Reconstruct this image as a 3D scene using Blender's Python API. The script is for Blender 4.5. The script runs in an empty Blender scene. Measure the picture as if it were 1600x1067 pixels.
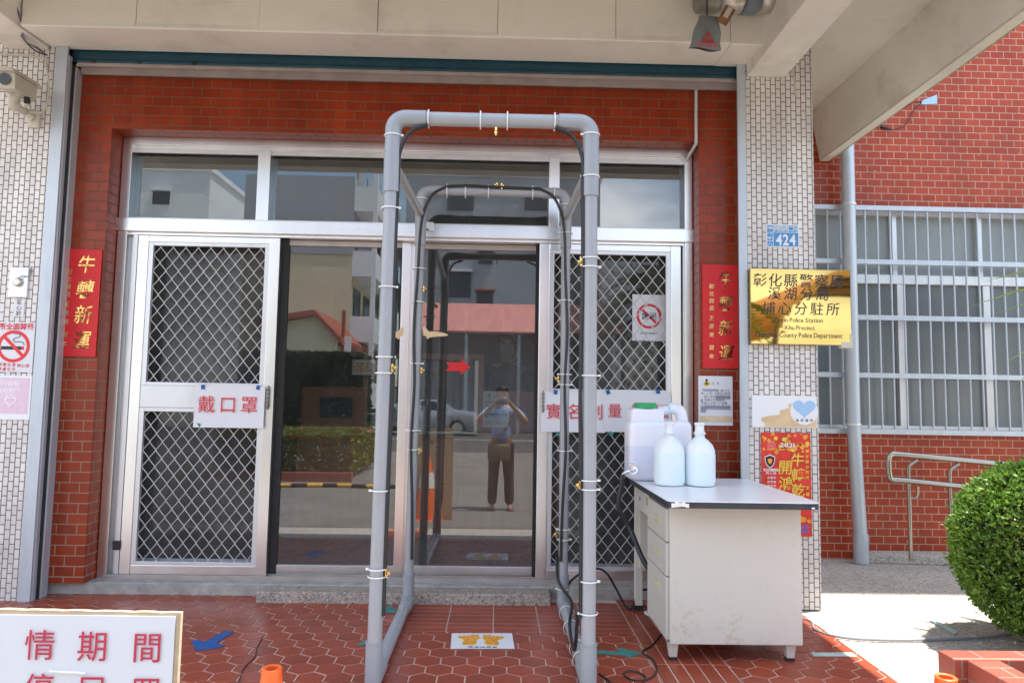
import bpy, bmesh, math, random
import numpy as np
from mathutils import Vector, Matrix
random.seed(4)
S = bpy.context.scene
COL = S.collection
# ------------------------------------------------------------------ camera
F, CY, H = 1100.0, -4.25, 1.22
def _n(v): return v / np.linalg.norm(v)
_Y = _n(np.array([-22.0, 88.5, 1100.0]))
_u = np.array([14118 * .0165, -14118.0, 1100.0])
_X = _n(np.cross(_Y, _u)); _X = _X if _X[0] > 0 else -_X
_Z = np.cross(_X, _Y); _Z = _Z if _Z[1] < 0 else -_Z
RW = np.array([_X, _Y, _Z]); CP = np.array([0.0, CY, H])
cam = bpy.data.cameras.new('camera'); camo = bpy.data.objects.new('camera', cam); COL.objects.link(camo)
cam.sensor_width = 36; cam.lens = F / 1600 * 36; cam.clip_end = 2000; cam.clip_start = .05
r_, d_, f_ = RW[:, 0], RW[:, 1], RW[:, 2]
camo.matrix_world = Matrix(((r_[0], -d_[0], -f_[0], CP[0]), (r_[1], -d_[1], -f_[1], CP[1]), (r_[2], -d_[2], -f_[2], CP[2]), (0, 0, 0, 1)))
S.camera = camo
# ------------------------------------------------------------------ world, sun, exposure
SUN = Vector((.31, .10, 1.0)).normalized()
W = bpy.data.worlds.new('World'); S.world = W; W.use_nodes = True
nt = W.node_tree; nt.nodes.clear()
wo = nt.nodes.new('ShaderNodeOutputWorld'); bg = nt.nodes.new('ShaderNodeBackground')
sk = nt.nodes.new('ShaderNodeTexSky'); sk.sky_type = 'NISHITA'; sk.sun_disc = False
sk.sun_elevation = math.asin(SUN.z); sk.sun_rotation = math.atan2(SUN.x, SUN.y); sk.air_density = 1.2; sk.dust_density = 1.5
tc = nt.nodes.new('ShaderNodeTexCoord'); mp = nt.nodes.new('ShaderNodeMapping'); mp.inputs['Scale'].default_value = (1, 1, 2.6)
nz = nt.nodes.new('ShaderNodeTexNoise'); nz.inputs['Scale'].default_value = 2.3; nz.inputs['Detail'].default_value = 7
rp = nt.nodes.new('ShaderNodeValToRGB'); rp.color_ramp.elements[0].position = .5; rp.color_ramp.elements[1].position = .68
mx = nt.nodes.new('ShaderNodeMix'); mx.data_type = 'RGBA'; mx.inputs[7].default_value = (11, 11, 11.5, 1)
L = nt.links.new
L(tc.outputs['Generated'], mp.inputs['Vector']); L(mp.outputs[0], nz.inputs['Vector']); L(nz.outputs[0], rp.inputs[0])
L(rp.outputs[0], mx.inputs[0]); L(sk.outputs[0], mx.inputs[6]); L(mx.outputs[2], bg.inputs[0]); L(bg.outputs[0], wo.inputs[0])
bg.inputs[1].default_value = .14
sl = bpy.data.lights.new('sun', 'SUN'); sl.energy = 4.2; sl.angle = math.radians(.53); sl.color = (1, .955, .89)
so = bpy.data.objects.new('sun', sl); COL.objects.link(so); so.rotation_euler = (-SUN).to_track_quat('-Z', 'Y').to_euler(); so.location = (5, -5, 20)
S.view_settings.view_transform = 'Standard'; S.view_settings.look = 'None'; S.view_settings.gamma = 1; S.view_settings.exposure = 1.48
S.cycles.max_bounces = 10; S.cycles.diffuse_bounces = 5; S.cycles.transparent_max_bounces = 24; S.cycles.glossy_bounces = 5
S.cycles.sample_clamp_indirect = 8

# ------------------------------------------------------------------ points from the measured view
def U(px, py, Y):
    d = RW @ np.array([px - 800, py - 533.5, F]); t = (Y - CY) / d[1]; return CP + t * d
def G(px, py, z=0.0):
    d = RW @ np.array([px - 800, py - 533.5, F]); t = (z - H) / d[2]; return CP + t * d
GLASS_Y = .34
def UM(px, py, Y):            # a point on the real plane Y that the door glass mirrors
    p = U(px, py, 2 * GLASS_Y - Y); return np.array([p[0], Y, p[2]])

# ------------------------------------------------------------------ materials
def ramp2(t, fac, a, b, p0=.0, p1=1.0):
    r = t.nodes.new('ShaderNodeValToRGB'); r.color_ramp.elements[0].position = p0; r.color_ramp.elements[1].position = p1
    r.color_ramp.elements[0].color = (*a, 1); r.color_ramp.elements[1].color = (*b, 1); t.links.new(fac, r.inputs[0]); return r.outputs[0]
def base(name):
    m = bpy.data.materials.new(name); m.use_nodes = True; t = m.node_tree
    return m, t, t.nodes['Principled BSDF']
def pos(t, scale=(1, 1, 1)):
    g = t.nodes.new('ShaderNodeNewGeometry'); mp = t.nodes.new('ShaderNodeMapping'); mp.inputs['Scale'].default_value = scale
    t.links.new(g.outputs['Position'], mp.inputs['Vector']); return mp.outputs[0]
def noise(t, vec, scale, detail=4, rough=.55):
    n = t.nodes.new('ShaderNodeTexNoise'); n.inputs['Scale'].default_value = scale; n.inputs['Detail'].default_value = detail
    n.inputs['Roughness'].default_value = rough; t.links.new(vec, n.inputs['Vector']); return n.outputs[0]
def bump(t, h, bsdf, strength=.3, dist=.005):
    b = t.nodes.new('ShaderNodeBump'); b.inputs['Strength'].default_value = strength; b.inputs['Distance'].default_value = dist
    t.links.new(h, b.inputs['Height']); t.links.new(b.outputs[0], bsdf.inputs['Normal']); return b
def math_(t, op, a, b=None):
    n = t.nodes.new('ShaderNodeMath'); n.operation = op
    for i, v in enumerate((a, b)):
        if v is None: continue
        if isinstance(v, (int, float)): n.inputs[i].default_value = v
        else: t.links.new(v, n.inputs[i])
    return n.outputs[0]
def mixc(t, fac, a, b, blend='MIX'):
    n = t.nodes.new('ShaderNodeMix'); n.data_type = 'RGBA'; n.blend_type = blend
    for i, v in ((0, fac), (6, a), (7, b)):
        if isinstance(v, (int, float)): n.inputs[i].default_value = v
        elif isinstance(v, tuple): n.inputs[i].default_value = (*v[:3], 1)
        else: t.links.new(v, n.inputs[i])
    return n.outputs[2]
def pm(name, col, rough=.5, metal=0.0, var=.12, scale=6, bmp=0.0, bscale=60, stretch=(1, 1, 1), spec=.5, dirt=None, dscale=3, damt=.6, sss=0):
    m, t, b = base(name); v = pos(t, stretch)
    n = noise(t, v, scale, 5)
    lo = tuple(max(0, c * (1 - var)) for c in col); hi = tuple(min(1, c * (1 + var)) for c in col)
    c = ramp2(t, n, lo, hi, .3, .7)
    if dirt:
        n2 = noise(t, v, dscale, 8, .65); f = ramp2(t, n2, (0, 0, 0), (damt,) * 3, .55, .75); c = mixc(t, f, c, dirt)
    t.links.new(c, b.inputs['Base Color'])
    b.inputs['Roughness'].default_value = rough; b.inputs['Metallic'].default_value = metal; b.inputs['Specular IOR Level'].default_value = spec
    r2 = t.nodes.new('ShaderNodeMapRange'); r2.inputs['To Min'].default_value = rough * .85; r2.inputs['To Max'].default_value = min(1, rough * 1.15)
    t.links.new(n, r2.inputs[0]); t.links.new(r2.outputs[0], b.inputs['Roughness'])
    if bmp: bump(t, noise(t, v, bscale, 4), b, bmp, .004)
    if sss: b.inputs['Subsurface Weight'].default_value = sss; b.inputs['Subsurface Scale'].default_value = .02
    return m
def brickmat(name, w, h, mortar, c1, c2, cm, rough, vertical=False, bstr=.5, offs=(0, 0), dirtcol=None, msmooth=.15, low=None, spec=.5):
    m, t, b = base(name); g = t.nodes.new('ShaderNodeNewGeometry')
    s = t.nodes.new('ShaderNodeSeparateXYZ'); t.links.new(g.outputs['Position'], s.inputs[0])
    sn = t.nodes.new('ShaderNodeSeparateXYZ'); t.links.new(g.outputs['True Normal'], sn.inputs[0])
    ax = math_(t, 'GREATER_THAN', math_(t, 'ABSOLUTE', sn.outputs[0]), .6); az = math_(t, 'GREATER_THAN', math_(t, 'ABSOLUTE', sn.outputs[2]), .6)
    u = t.nodes.new('ShaderNodeMix'); t.links.new(ax, u.inputs[0]); t.links.new(s.outputs[0], u.inputs[2]); t.links.new(s.outputs[1], u.inputs[3])
    v = t.nodes.new('ShaderNodeMix'); t.links.new(az, v.inputs[0]); t.links.new(s.outputs[2], v.inputs[2]); t.links.new(s.outputs[1], v.inputs[3])
    c = t.nodes.new('ShaderNodeCombineXYZ')
    uo = math_(t, 'ADD', u.outputs[0], 50 * w + offs[0]); vo = math_(t, 'ADD', v.outputs[0], 50 * h + offs[1])
    a, bb = (vo, uo) if vertical else (uo, vo)
    t.links.new(a, c.inputs[0]); t.links.new(bb, c.inputs[1])
    br = t.nodes.new('ShaderNodeTexBrick'); t.links.new(c.outputs[0], br.inputs['Vector'])
    br.inputs['Scale'].default_value = 1; br.inputs['Mortar Size'].default_value = mortar; br.inputs['Mortar Smooth'].default_value = msmooth
    br.inputs['Brick Width'].default_value = w; br.inputs['Row Height'].default_value = h; br.inputs['Bias'].default_value = 0
    br.inputs['Color1'].default_value = (*c1, 1); br.inputs['Color2'].default_value = (*c2, 1); br.inputs['Mortar'].default_value = (*cm, 1)
    b.inputs['Specular IOR Level'].default_value = spec
    if low:                                  # lime bloom on the joints near the ground
        hr = t.nodes.new('ShaderNodeMapRange'); hr.inputs[1].default_value = 2.6; hr.inputs[2].default_value = .3; t.links.new(math_(t, 'ADD', s.outputs[2], math_(t, 'MULTIPLY', noise(t, g.outputs['Position'], 3, 4), 1.2)), hr.inputs[0]); t.links.new(mixc(t, hr.outputs[0], cm, low), br.inputs['Mortar'])
    n = noise(t, g.outputs['Position'], 2.2, 6); col = mixc(t, .5, br.outputs[0], ramp2(t, n, (.62, .6, .6), (1.25, 1.22, 1.2), .3, .7), 'MULTIPLY')
    stv = noise(t, pos(t, (9, 9, .55)), 1.0, 5, .6); col = mixc(t, .5, col, ramp2(t, stv, (.72, .70, .70), (1.16, 1.15, 1.14), .3, .7), 'MULTIPLY')
    ch = noise(t, g.outputs['Position'], 26, 2, .5); col = mixc(t, ramp2(t, ch, (0,) * 3, (.5,) * 3, .765, .79), col, tuple(min(1, c * 1.3 + .12) for c in cm))
    if dirtcol:
        n3 = noise(t, pos(t, (2, 2, .7)), 1.7, 8, .7); col = mixc(t, ramp2(t, n3, (0, 0, 0), (.35,) * 3, .52, .72), col, dirtcol)
    t.links.new(col, b.inputs['Base Color'])
    inv = math_(t, 'SUBTRACT', 1, br.outputs['Fac']); n2 = noise(t, g.outputs['Position'], 45, 3)
    t.links.new(math_(t, 'ADD', math_(t, 'MULTIPLY', br.outputs['Fac'], .45), rough), b.inputs['Roughness'])
    bump(t, math_(t, 'ADD', inv, math_(t, 'MULTIPLY', n2, .25)), b, bstr, .003)
    return m
def tilemat(name, col, rough=.27, dirt=(.12, .075, .06)):      # glazed quarry tile, one random tint per tile
    m, t, b = base(name); g = t.nodes.new('ShaderNodeNewGeometry')
    c = ramp2(t, g.outputs['Random Per Island'], tuple(x * .87 for x in col), tuple(x * 1.12 for x in col))
    n = noise(t, g.outputs['Position'], 5, 8, .7); c = mixc(t, ramp2(t, n, (0, 0, 0), (.28,) * 3, .52, .75), c, dirt)
    n2 = noise(t, g.outputs['Position'], 90, 3); c = mixc(t, .25, c, ramp2(t, n2, (.75,) * 3, (1.2,) * 3, .3, .7), 'MULTIPLY')
    t.links.new(c, b.inputs['Base Color'])
    mr = t.nodes.new('ShaderNodeMapRange'); mr.inputs['To Min'].default_value = rough * .6; mr.inputs['To Max'].default_value = rough * 1.9; t.links.new(n, mr.inputs[0]); t.links.new(mr.outputs[0], b.inputs['Roughness'])
    bump(t, noise(t, g.outputs['Position'], 25, 3), b, .12, .004); return m
def aggmat(name, cols, scale=90, rough=.85, bstr=.5, stain=None):
    m, t, b = base(name); v = pos(t)
    vo = t.nodes.new('ShaderNodeTexVoronoi'); vo.inputs['Scale'].default_value = scale; t.links.new(v, vo.inputs['Vector'])
    s = t.nodes.new('ShaderNodeSeparateColor'); t.links.new(vo.outputs['Color'], s.inputs[0])
    r = t.nodes.new('ShaderNodeValToRGB'); e = r.color_ramp.elements; e[0].color = (*cols[0], 1); e[1].color = (*cols[-1], 1); e[1].position = 1
    for i, c in enumerate(cols[1:-1]): k = e.new((i + 1) / (len(cols) - 1)); k.color = (*c, 1)
    t.links.new(s.outputs[0], r.inputs[0]); col = r.outputs[0]
    n = noise(t, v, .9, 7, .6); col = mixc(t, .55, col, ramp2(t, n, (.66, .64, .62), (1.15,) * 3, .3, .7), 'MULTIPLY')
    if stain: col = mixc(t, ramp2(t, noise(t, v, 3.5, 9, .7), (0, 0, 0), (.7,) * 3, .52, .7), col, stain)
    t.links.new(col, b.inputs['Base Color']); b.inputs['Roughness'].default_value = rough
    bump(t, vo.outputs['Distance'], b, bstr, .004); return m
def glassmat(name, tint=(.8, .84, .83), ior=1.52, rough=0.0, dust=0.0):
    m, t, b = base(name); t.nodes.remove(b); out = t.nodes['Material Output']
    g = t.nodes.new('ShaderNodeNewGeometry'); fr = t.nodes.new('ShaderNodeFresnel')
    i = t.nodes.new('ShaderNodeMix'); t.links.new(g.outputs['Backfacing'], i.inputs[0]); i.inputs[2].default_value = ior; i.inputs[3].default_value = 1 / ior
    t.links.new(i.outputs[0], fr.inputs['IOR'])
    tr = t.nodes.new('ShaderNodeBsdfTransparent'); tr.inputs[0].default_value = (*tint, 1)
    gl = t.nodes.new('ShaderNodeBsdfGlossy'); gl.inputs['Roughness'].default_value = rough
    mx = t.nodes.new('ShaderNodeMixShader'); t.links.new(fr.outputs[0], mx.inputs[0]); t.links.new(tr.outputs[0], mx.inputs[1]); t.links.new(gl.outputs[0], mx.inputs[2]); res = mx.outputs[0]
    if dust:                                 # a film of dust and smears on the pane
        df = t.nodes.new('ShaderNodeBsdfDiffuse'); df.inputs[0].default_value = (.55, .54, .51, 1); m2 = t.nodes.new('ShaderNodeMixShader')
        t.links.new(ramp2(t, noise(t, pos(t, (3, 3, 1)), 1.6, 7, .6), (dust * .5,) * 3, (dust * 1.5,) * 3, .35, .7), m2.inputs[0]); t.links.new(res, m2.inputs[1]); t.links.new(df.outputs[0], m2.inputs[2]); res = m2.outputs[0]
    t.links.new(res, out.inputs[0])
    return m
def leafmat(name, a, b_, trans=.25, rough=.45):
    m, t, b = base(name); g = t.nodes.new('ShaderNodeNewGeometry')
    c = ramp2(t, g.outputs['Random Per Island'], a, b_)
    n = noise(t, g.outputs['Position'], 5, 3); c = mixc(t, .6, c, ramp2(t, n, (.55,) * 3, (1.3, 1.3, 1.1), .35, .65), 'MULTIPLY')
    t.links.new(c, b.inputs['Base Color']); b.inputs['Roughness'].default_value = rough
    tl = t.nodes.new('ShaderNodeBsdfTranslucent'); t.links.new(c, tl.inputs[0]); mx = t.nodes.new('ShaderNodeMixShader'); mx.inputs[0].default_value = trans
    t.links.new(b.outputs[0], mx.inputs[1]); t.links.new(tl.outputs[0], mx.inputs[2]); t.links.new(mx.outputs[0], t.nodes['Material Output'].inputs[0]); return m
M = {}
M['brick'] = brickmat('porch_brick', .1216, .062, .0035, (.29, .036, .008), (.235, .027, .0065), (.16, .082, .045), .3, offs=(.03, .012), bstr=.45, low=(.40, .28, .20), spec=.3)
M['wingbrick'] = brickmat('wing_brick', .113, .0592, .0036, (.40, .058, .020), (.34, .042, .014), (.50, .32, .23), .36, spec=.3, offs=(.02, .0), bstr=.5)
M['whitetile'] = brickmat('white_mosaic_tile', .0555, .0318, .0029, (.80, .775, .74), (.71, .685, .65), (.15, .135, .115), .3, vertical=True, bstr=.6, dirtcol=(.42, .38, .32))
M['hex'] = tilemat('red_quarry_tile', (.30, .056, .024))
M['grout'] = pm('tile_grout', (.60, .47, .38), .9, var=.2, scale=12, bmp=.3, dirt=(.25, .16, .12), dscale=4)
M['agg'] = aggmat('washed_aggregate', [(.24, .22, .19), (.42, .39, .34), (.53, .49, .44), (.33, .30, .26), (.60, .57, .51)], 95)
M['pebble'] = aggmat('pebble_dash', [(.16, .13, .11), (.42, .36, .30), (.5, .38, .3), (.26, .24, .22), (.55, .5, .43)], 100, .7, .8, stain=(.14, .12, .1))
M['concrete'] = pm('weathered_concrete', (.36, .34, .31), .9, var=.25, scale=14, bmp=.6, bscale=70, dirt=(.12, .11, .09), dscale=6)
M['cream'] = pm('cream_painted_panel', (.80, .77, .67), .5, var=.05, scale=1.5, bmp=.06, bscale=3, dirt=(.42, .38, .3), dscale=1.8, damt=.45)
M['plaster'] = pm('grey_white_plaster', (.74, .71, .63), .75, var=.08, scale=2, bmp=.12, bscale=25, dirt=(.36, .31, .25), dscale=2.2, damt=.5)
M['plasterw'] = pm('white_plaster', (.62, .62, .60), .8, var=.06, scale=2, bmp=.1)
M['mossy'] = pm('mossy_drip_edge', (.34, .34, .19), .9, var=.4, scale=20, bmp=.5)
M['alu'] = pm('brushed_aluminium', (.80, .80, .79), .30, 1.0, var=.06, scale=5, stretch=(1, 1, .15), bmp=.03, bscale=120)
M['aluw'] = pm('silver_painted_aluminium', (.70, .71, .72), .33, .55, var=.06, scale=4, stretch=(1, 1, .3), dirt=(.45, .43, .4), dscale=5, damt=.4)
M['wire'] = pm('dull_aluminium_wire', (.50, .50, .49), .45, .3, var=.1)
M['rail'] = pm('bluish_grey_steel', (.50, .545, .59), .42, .35, var=.07, scale=4, stretch=(3, 3, .4), dirt=(.33, .33, .32), dscale=6, damt=.4)
M['shutter'] = pm('teal_shutter_slat', (.012, .065, .095), .4, .2, var=.15, scale=5)
M['barg'] = pm('dull_bottom_bar', (.42, .37, .34), .5, .4, var=.12, scale=8)
M['dark'] = pm('dark_gap', (.03, .028, .026), .8, var=.3)
M['black'] = pm('black_rubber', (.018, .018, .019), .45, var=.2, scale=20)
M['pvc'] = pm('grey_pvc', (.335, .345, .36), .32, var=.05, scale=5, dirt=(.25, .25, .25), dscale=10, damt=.4)
M['pvcd'] = pm('grey_pvc_fitting', (.30, .315, .335), .35, var=.05, scale=5)
M['tie'] = pm('white_nylon_tie', (.78, .78, .76), .45, var=.04)
M['brass'] = pm('brass_nozzle', (.72, .48, .16), .25, 1.0, var=.1)
M['chrome'] = pm('chrome', (.85, .85, .86), .08, 1.0, var=.03)
M['steel'] = pm('stainless_steel', (.40, .375, .33), .24, 1.0, var=.06, stretch=(.3, 1, 1))
M['glass'] = glassmat('clear_door_glass', (.82, .85, .84), 2.15, dust=.018)
M['glassd'] = glassmat('transom_glass', (.70, .74, .72), 2.25, dust=.03)
M['glassside'] = glassmat('smoked_side_glass', (.6, .63, .62), 1.45, dust=.07)
M['desk'] = pm('painted_steel_cream', (.60, .575, .505), .42, var=.04, scale=2, dirt=(.47, .44, .38), dscale=2.5, damt=.3)
M['desktop'] = pm('desk_laminate', (.82, .83, .83), .3, var=.05, scale=3, dirt=(.42, .4, .37), dscale=6, damt=.35)
M['handle'] = pm('cream_plastic_handle', (.62, .58, .40), .4, var=.05)
M['paper'] = pm('white_paper', (.72, .72, .735), .75, var=.02, scale=9, bmp=.08, bscale=7)
M['redpaper'] = pm('red_paper', (.62, .012, .014), .55, var=.06, scale=8)
M['gold'] = pm('gold_foil', (.80, .58, .26), .22, 1.0, var=.15, scale=30)
def foil():  # shiny foil's dark and bright reflections painted into the gold as noise patches
    m, t, b = base('painted_reflection_foil'); v = pos(t); f = ramp2(t, noise(t, v, 9, 3), (0,) * 3, (1,) * 3, .45, .55)
    t.links.new(mixc(t, f, (.78, .52, .16), (.10, .03, .012)), b.inputs['Base Color']); b.inputs['Metallic'].default_value = .8; b.inputs['Roughness'].default_value = .25; return m
M['foil'] = foil()
M['goldink'] = pm('yellow_gold_ink', (.82, .56, .06), .5, var=.1)
M['redink'] = pm('red_ink', (.66, .03, .05), .6, var=.08)
M['blackink'] = pm('black_ink', (.02, .02, .022), .5)
M['greyink'] = pm('grey_ink', (.19, .20, .23), .6)
M['hi'] = pm('grey_highlight', (.33, .36, .42), .7)
M['whiteink'] = pm('white_ink', (.82, .82, .82), .5, var=.02)
M['blueplate'] = pm('blue_enamel', (.045, .26, .55), .3, var=.05)
M['plaque'] = pm('polished_brass_plate', (.46, .32, .11), .03, 1.0, var=.03)
M['tan'] = pm('tan_print', (.68, .50, .28), .55, var=.12, scale=14)
M['sky_print'] = pm('pale_blue_print', (.36, .56, .80), .55, var=.05)
M['orange_print'] = pm('orange_print', (.80, .33, .04), .5, var=.25, scale=40)
M['pink'] = pm('pale_pink_print', (.74, .55, .64), .6, var=.06, scale=30)
M['pinkw'] = pm('faded_white_print', (.80, .74, .78), .6)
M['card'] = pm('corrugated_card', (.52, .40, .26), .85, var=.12, scale=30, bmp=.4)
M['cone'] = pm('orange_cone_plastic', (.82, .14, .025), .42, var=.12, scale=12, dirt=(.45, .10, .03), dscale=9)
M['tapeg'] = pm('green_cloth_tape', (.045, .22, .19), .6, var=.2, scale=20, dirt=(.16, .1, .07), dscale=8)
M['tapeb'] = pm('blue_cloth_tape', (.02, .09, .30), .6, var=.15, scale=20)
M['tapel'] = pm('faded_green_tape', (.42, .55, .50), .65, var=.15, scale=20)
M['sandbag'] = pm('grey_sandbag_cloth', (.19, .22, .22), .85, var=.1, scale=9, bmp=.4, bscale=90)
M['wood'] = pm('brown_wood', (.23, .11, .045), .5, var=.3, scale=5, stretch=(1, 1, 8))
M['motor1'] = pm('olive_metal', (.27, .27, .22), .4, .6, var=.12)
M['motor2'] = pm('nickel_metal', (.52, .49, .42), .3, .8, var=.1)
M['motor3'] = pm('blue_grey_enamel', (.15, .19, .22), .45, var=.1)
M['cctv'] = pm('beige_camera_shell', (.55, .52, .43), .5, var=.06, dirt=(.35, .31, .24), dscale=8)
M['lens'] = pm('dark_lens', (.02, .022, .025), .08)
M['beigecable'] = pm('beige_cable', (.55, .51, .42), .6)
M['greycable'] = pm('grey_cable', (.20, .21, .22), .55)
M['leaf'] = leafmat('bush_leaf', (.06, .145, .016), (.25, .42, .06), .28)
M['deadleaf'] = leafmat('dead_leaf', (.16, .10, .03), (.30, .22, .06), .1)
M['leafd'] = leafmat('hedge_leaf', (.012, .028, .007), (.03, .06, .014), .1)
M['palm'] = leafmat('palm_leaf', (.09, .17, .04), (.20, .27, .07))
M['flower'] = leafmat('flower_hedge_leaf', (.10, .16, .02), (.26, .27, .04))
M['twig'] = pm('bark', (.13, .095, .065), .9, var=.3, scale=25, bmp=.6, bscale=50)
M['soil'] = pm('soil', (.055, .04, .028), .95, var=.4, scale=25, bmp=.9, bscale=40)
M['planter'] = brickmat('planter_tile', .2, .10, .004, (.38, .095, .06), (.32, .075, .05), (.3, .2, .15), .45, offs=(.03, .02), bstr=.3)
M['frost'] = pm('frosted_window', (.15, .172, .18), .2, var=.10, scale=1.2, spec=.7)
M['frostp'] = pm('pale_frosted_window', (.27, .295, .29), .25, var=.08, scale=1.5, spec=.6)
M['terrazzo'] = aggmat('terrazzo_floor', [(.2, .2, .22), (.36, .36, .38), (.5, .5, .5), (.26, .26, .28)], 60, .35, .05)
M['inwall'] = pm('interior_wall', (.34, .34, .33), .8, var=.05)
M['counter'] = pm('brown_laminate', (.40, .15, .085), .45, var=.15, scale=4, stretch=(6, 6, .6))
M['counterd'] = pm('dark_brown_edge', (.10, .035, .02), .45, var=.15)
M['screen'] = pm('dark_screen', (.03, .05, .09), .15, var=.5, scale=14)
def filled(name, above, below, zl, rough):     # milky plastic, the liquid standing to height zl shows through
    m, t, b = base(name); g = t.nodes.new('ShaderNodeNewGeometry'); sp = t.nodes.new('ShaderNodeSeparateXYZ'); t.links.new(g.outputs['Position'], sp.inputs[0])
    mr = t.nodes.new('ShaderNodeMapRange'); mr.inputs[1].default_value = zl - .003; mr.inputs[2].default_value = zl + .003; t.links.new(sp.outputs[2], mr.inputs[0])
    t.links.new(mixc(t, mr.outputs[0], below, above), b.inputs['Base Color']); b.inputs['Roughness'].default_value = rough; b.inputs['Subsurface Weight'].default_value = .5; b.inputs['Subsurface Scale'].default_value = .03
    bump(t, noise(t, g.outputs['Position'], 6, 3), b, .15, .01); return m
M['jug'] = filled('translucent_hdpe', (.82, .82, .87), (.70, .72, .83), .962, .38)
M['bottle'] = filled('frosted_bottle', (.82, .86, .86), (.76, .85, .87), .945, .36)
M['bottletop'] = pm('clear_hdpe_top', (.78, .82, .82), .38, var=.03, sss=.4)
M['greencap'] = pm('green_cap', (.02, .33, .11), .4, var=.05)
M['skin'] = pm('skin', (.42, .25, .17), .55, var=.06)
M['hair'] = pm('black_hair', (.012, .011, .01), .6)
M['navy'] = pm('navy_shirt', (.02, .022, .035), .8, bmp=.2)
M['lblue'] = pm('light_blue_shirt', (.30, .40, .62), .8, bmp=.2, var=.1)
M['trous'] = pm('dark_trousers', (.055, .05, .05), .85, bmp=.2)
M['mask'] = pm('surgical_mask', (.40, .62, .66), .8)
M['bag'] = pm('khaki_bag', (.16, .14, .10), .85, bmp=.3)
M['drive'] = pm('worn_concrete_drive', (.175, .16, .145), .9, var=.15, scale=1.2, bmp=.3, bscale=60, dirt=(.11, .10, .09), dscale=.8)
M['asphalt'] = pm('asphalt', (.075, .073, .072), .9, var=.2, scale=3, bmp=.5, bscale=80)
M['linew'] = pm('road_white', (.7, .7, .68), .7)
M['lineo'] = pm('road_orange', (.62, .33, .08), .7)
M['yellowp'] = pm('yellow_paint', (.72, .42, .04), .6)
M['yhouse'] = pm('yellow_stucco', (.72, .67, .46), .8, var=.06, scale=1)
M['tanwall'] = pm('tan_wall', (.66, .60, .42), .8, var=.06, scale=.6)
M['gwall'] = pm('grey_wall', (.36, .385, .42), .8, var=.08, scale=.4)
M['lwall'] = pm('pale_grey_wall', (.74, .78, .80), .8, var=.06, scale=.5)
M['redroof'] = pm('red_corrugated_roof', (.55, .22, .19), .6, var=.18, scale=2, stretch=(6, .3, .3))
M['redtrim'] = pm('red_trim', (.35, .09, .055), .6)
M['win'] = pm('dark_window', (.05, .06, .075), .15)
M['car'] = pm('silver_car_paint', (.45, .47, .5), .25, .6, var=.03)
M['tyre'] = pm('tyre', (.02, .02, .02), .8)

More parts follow.
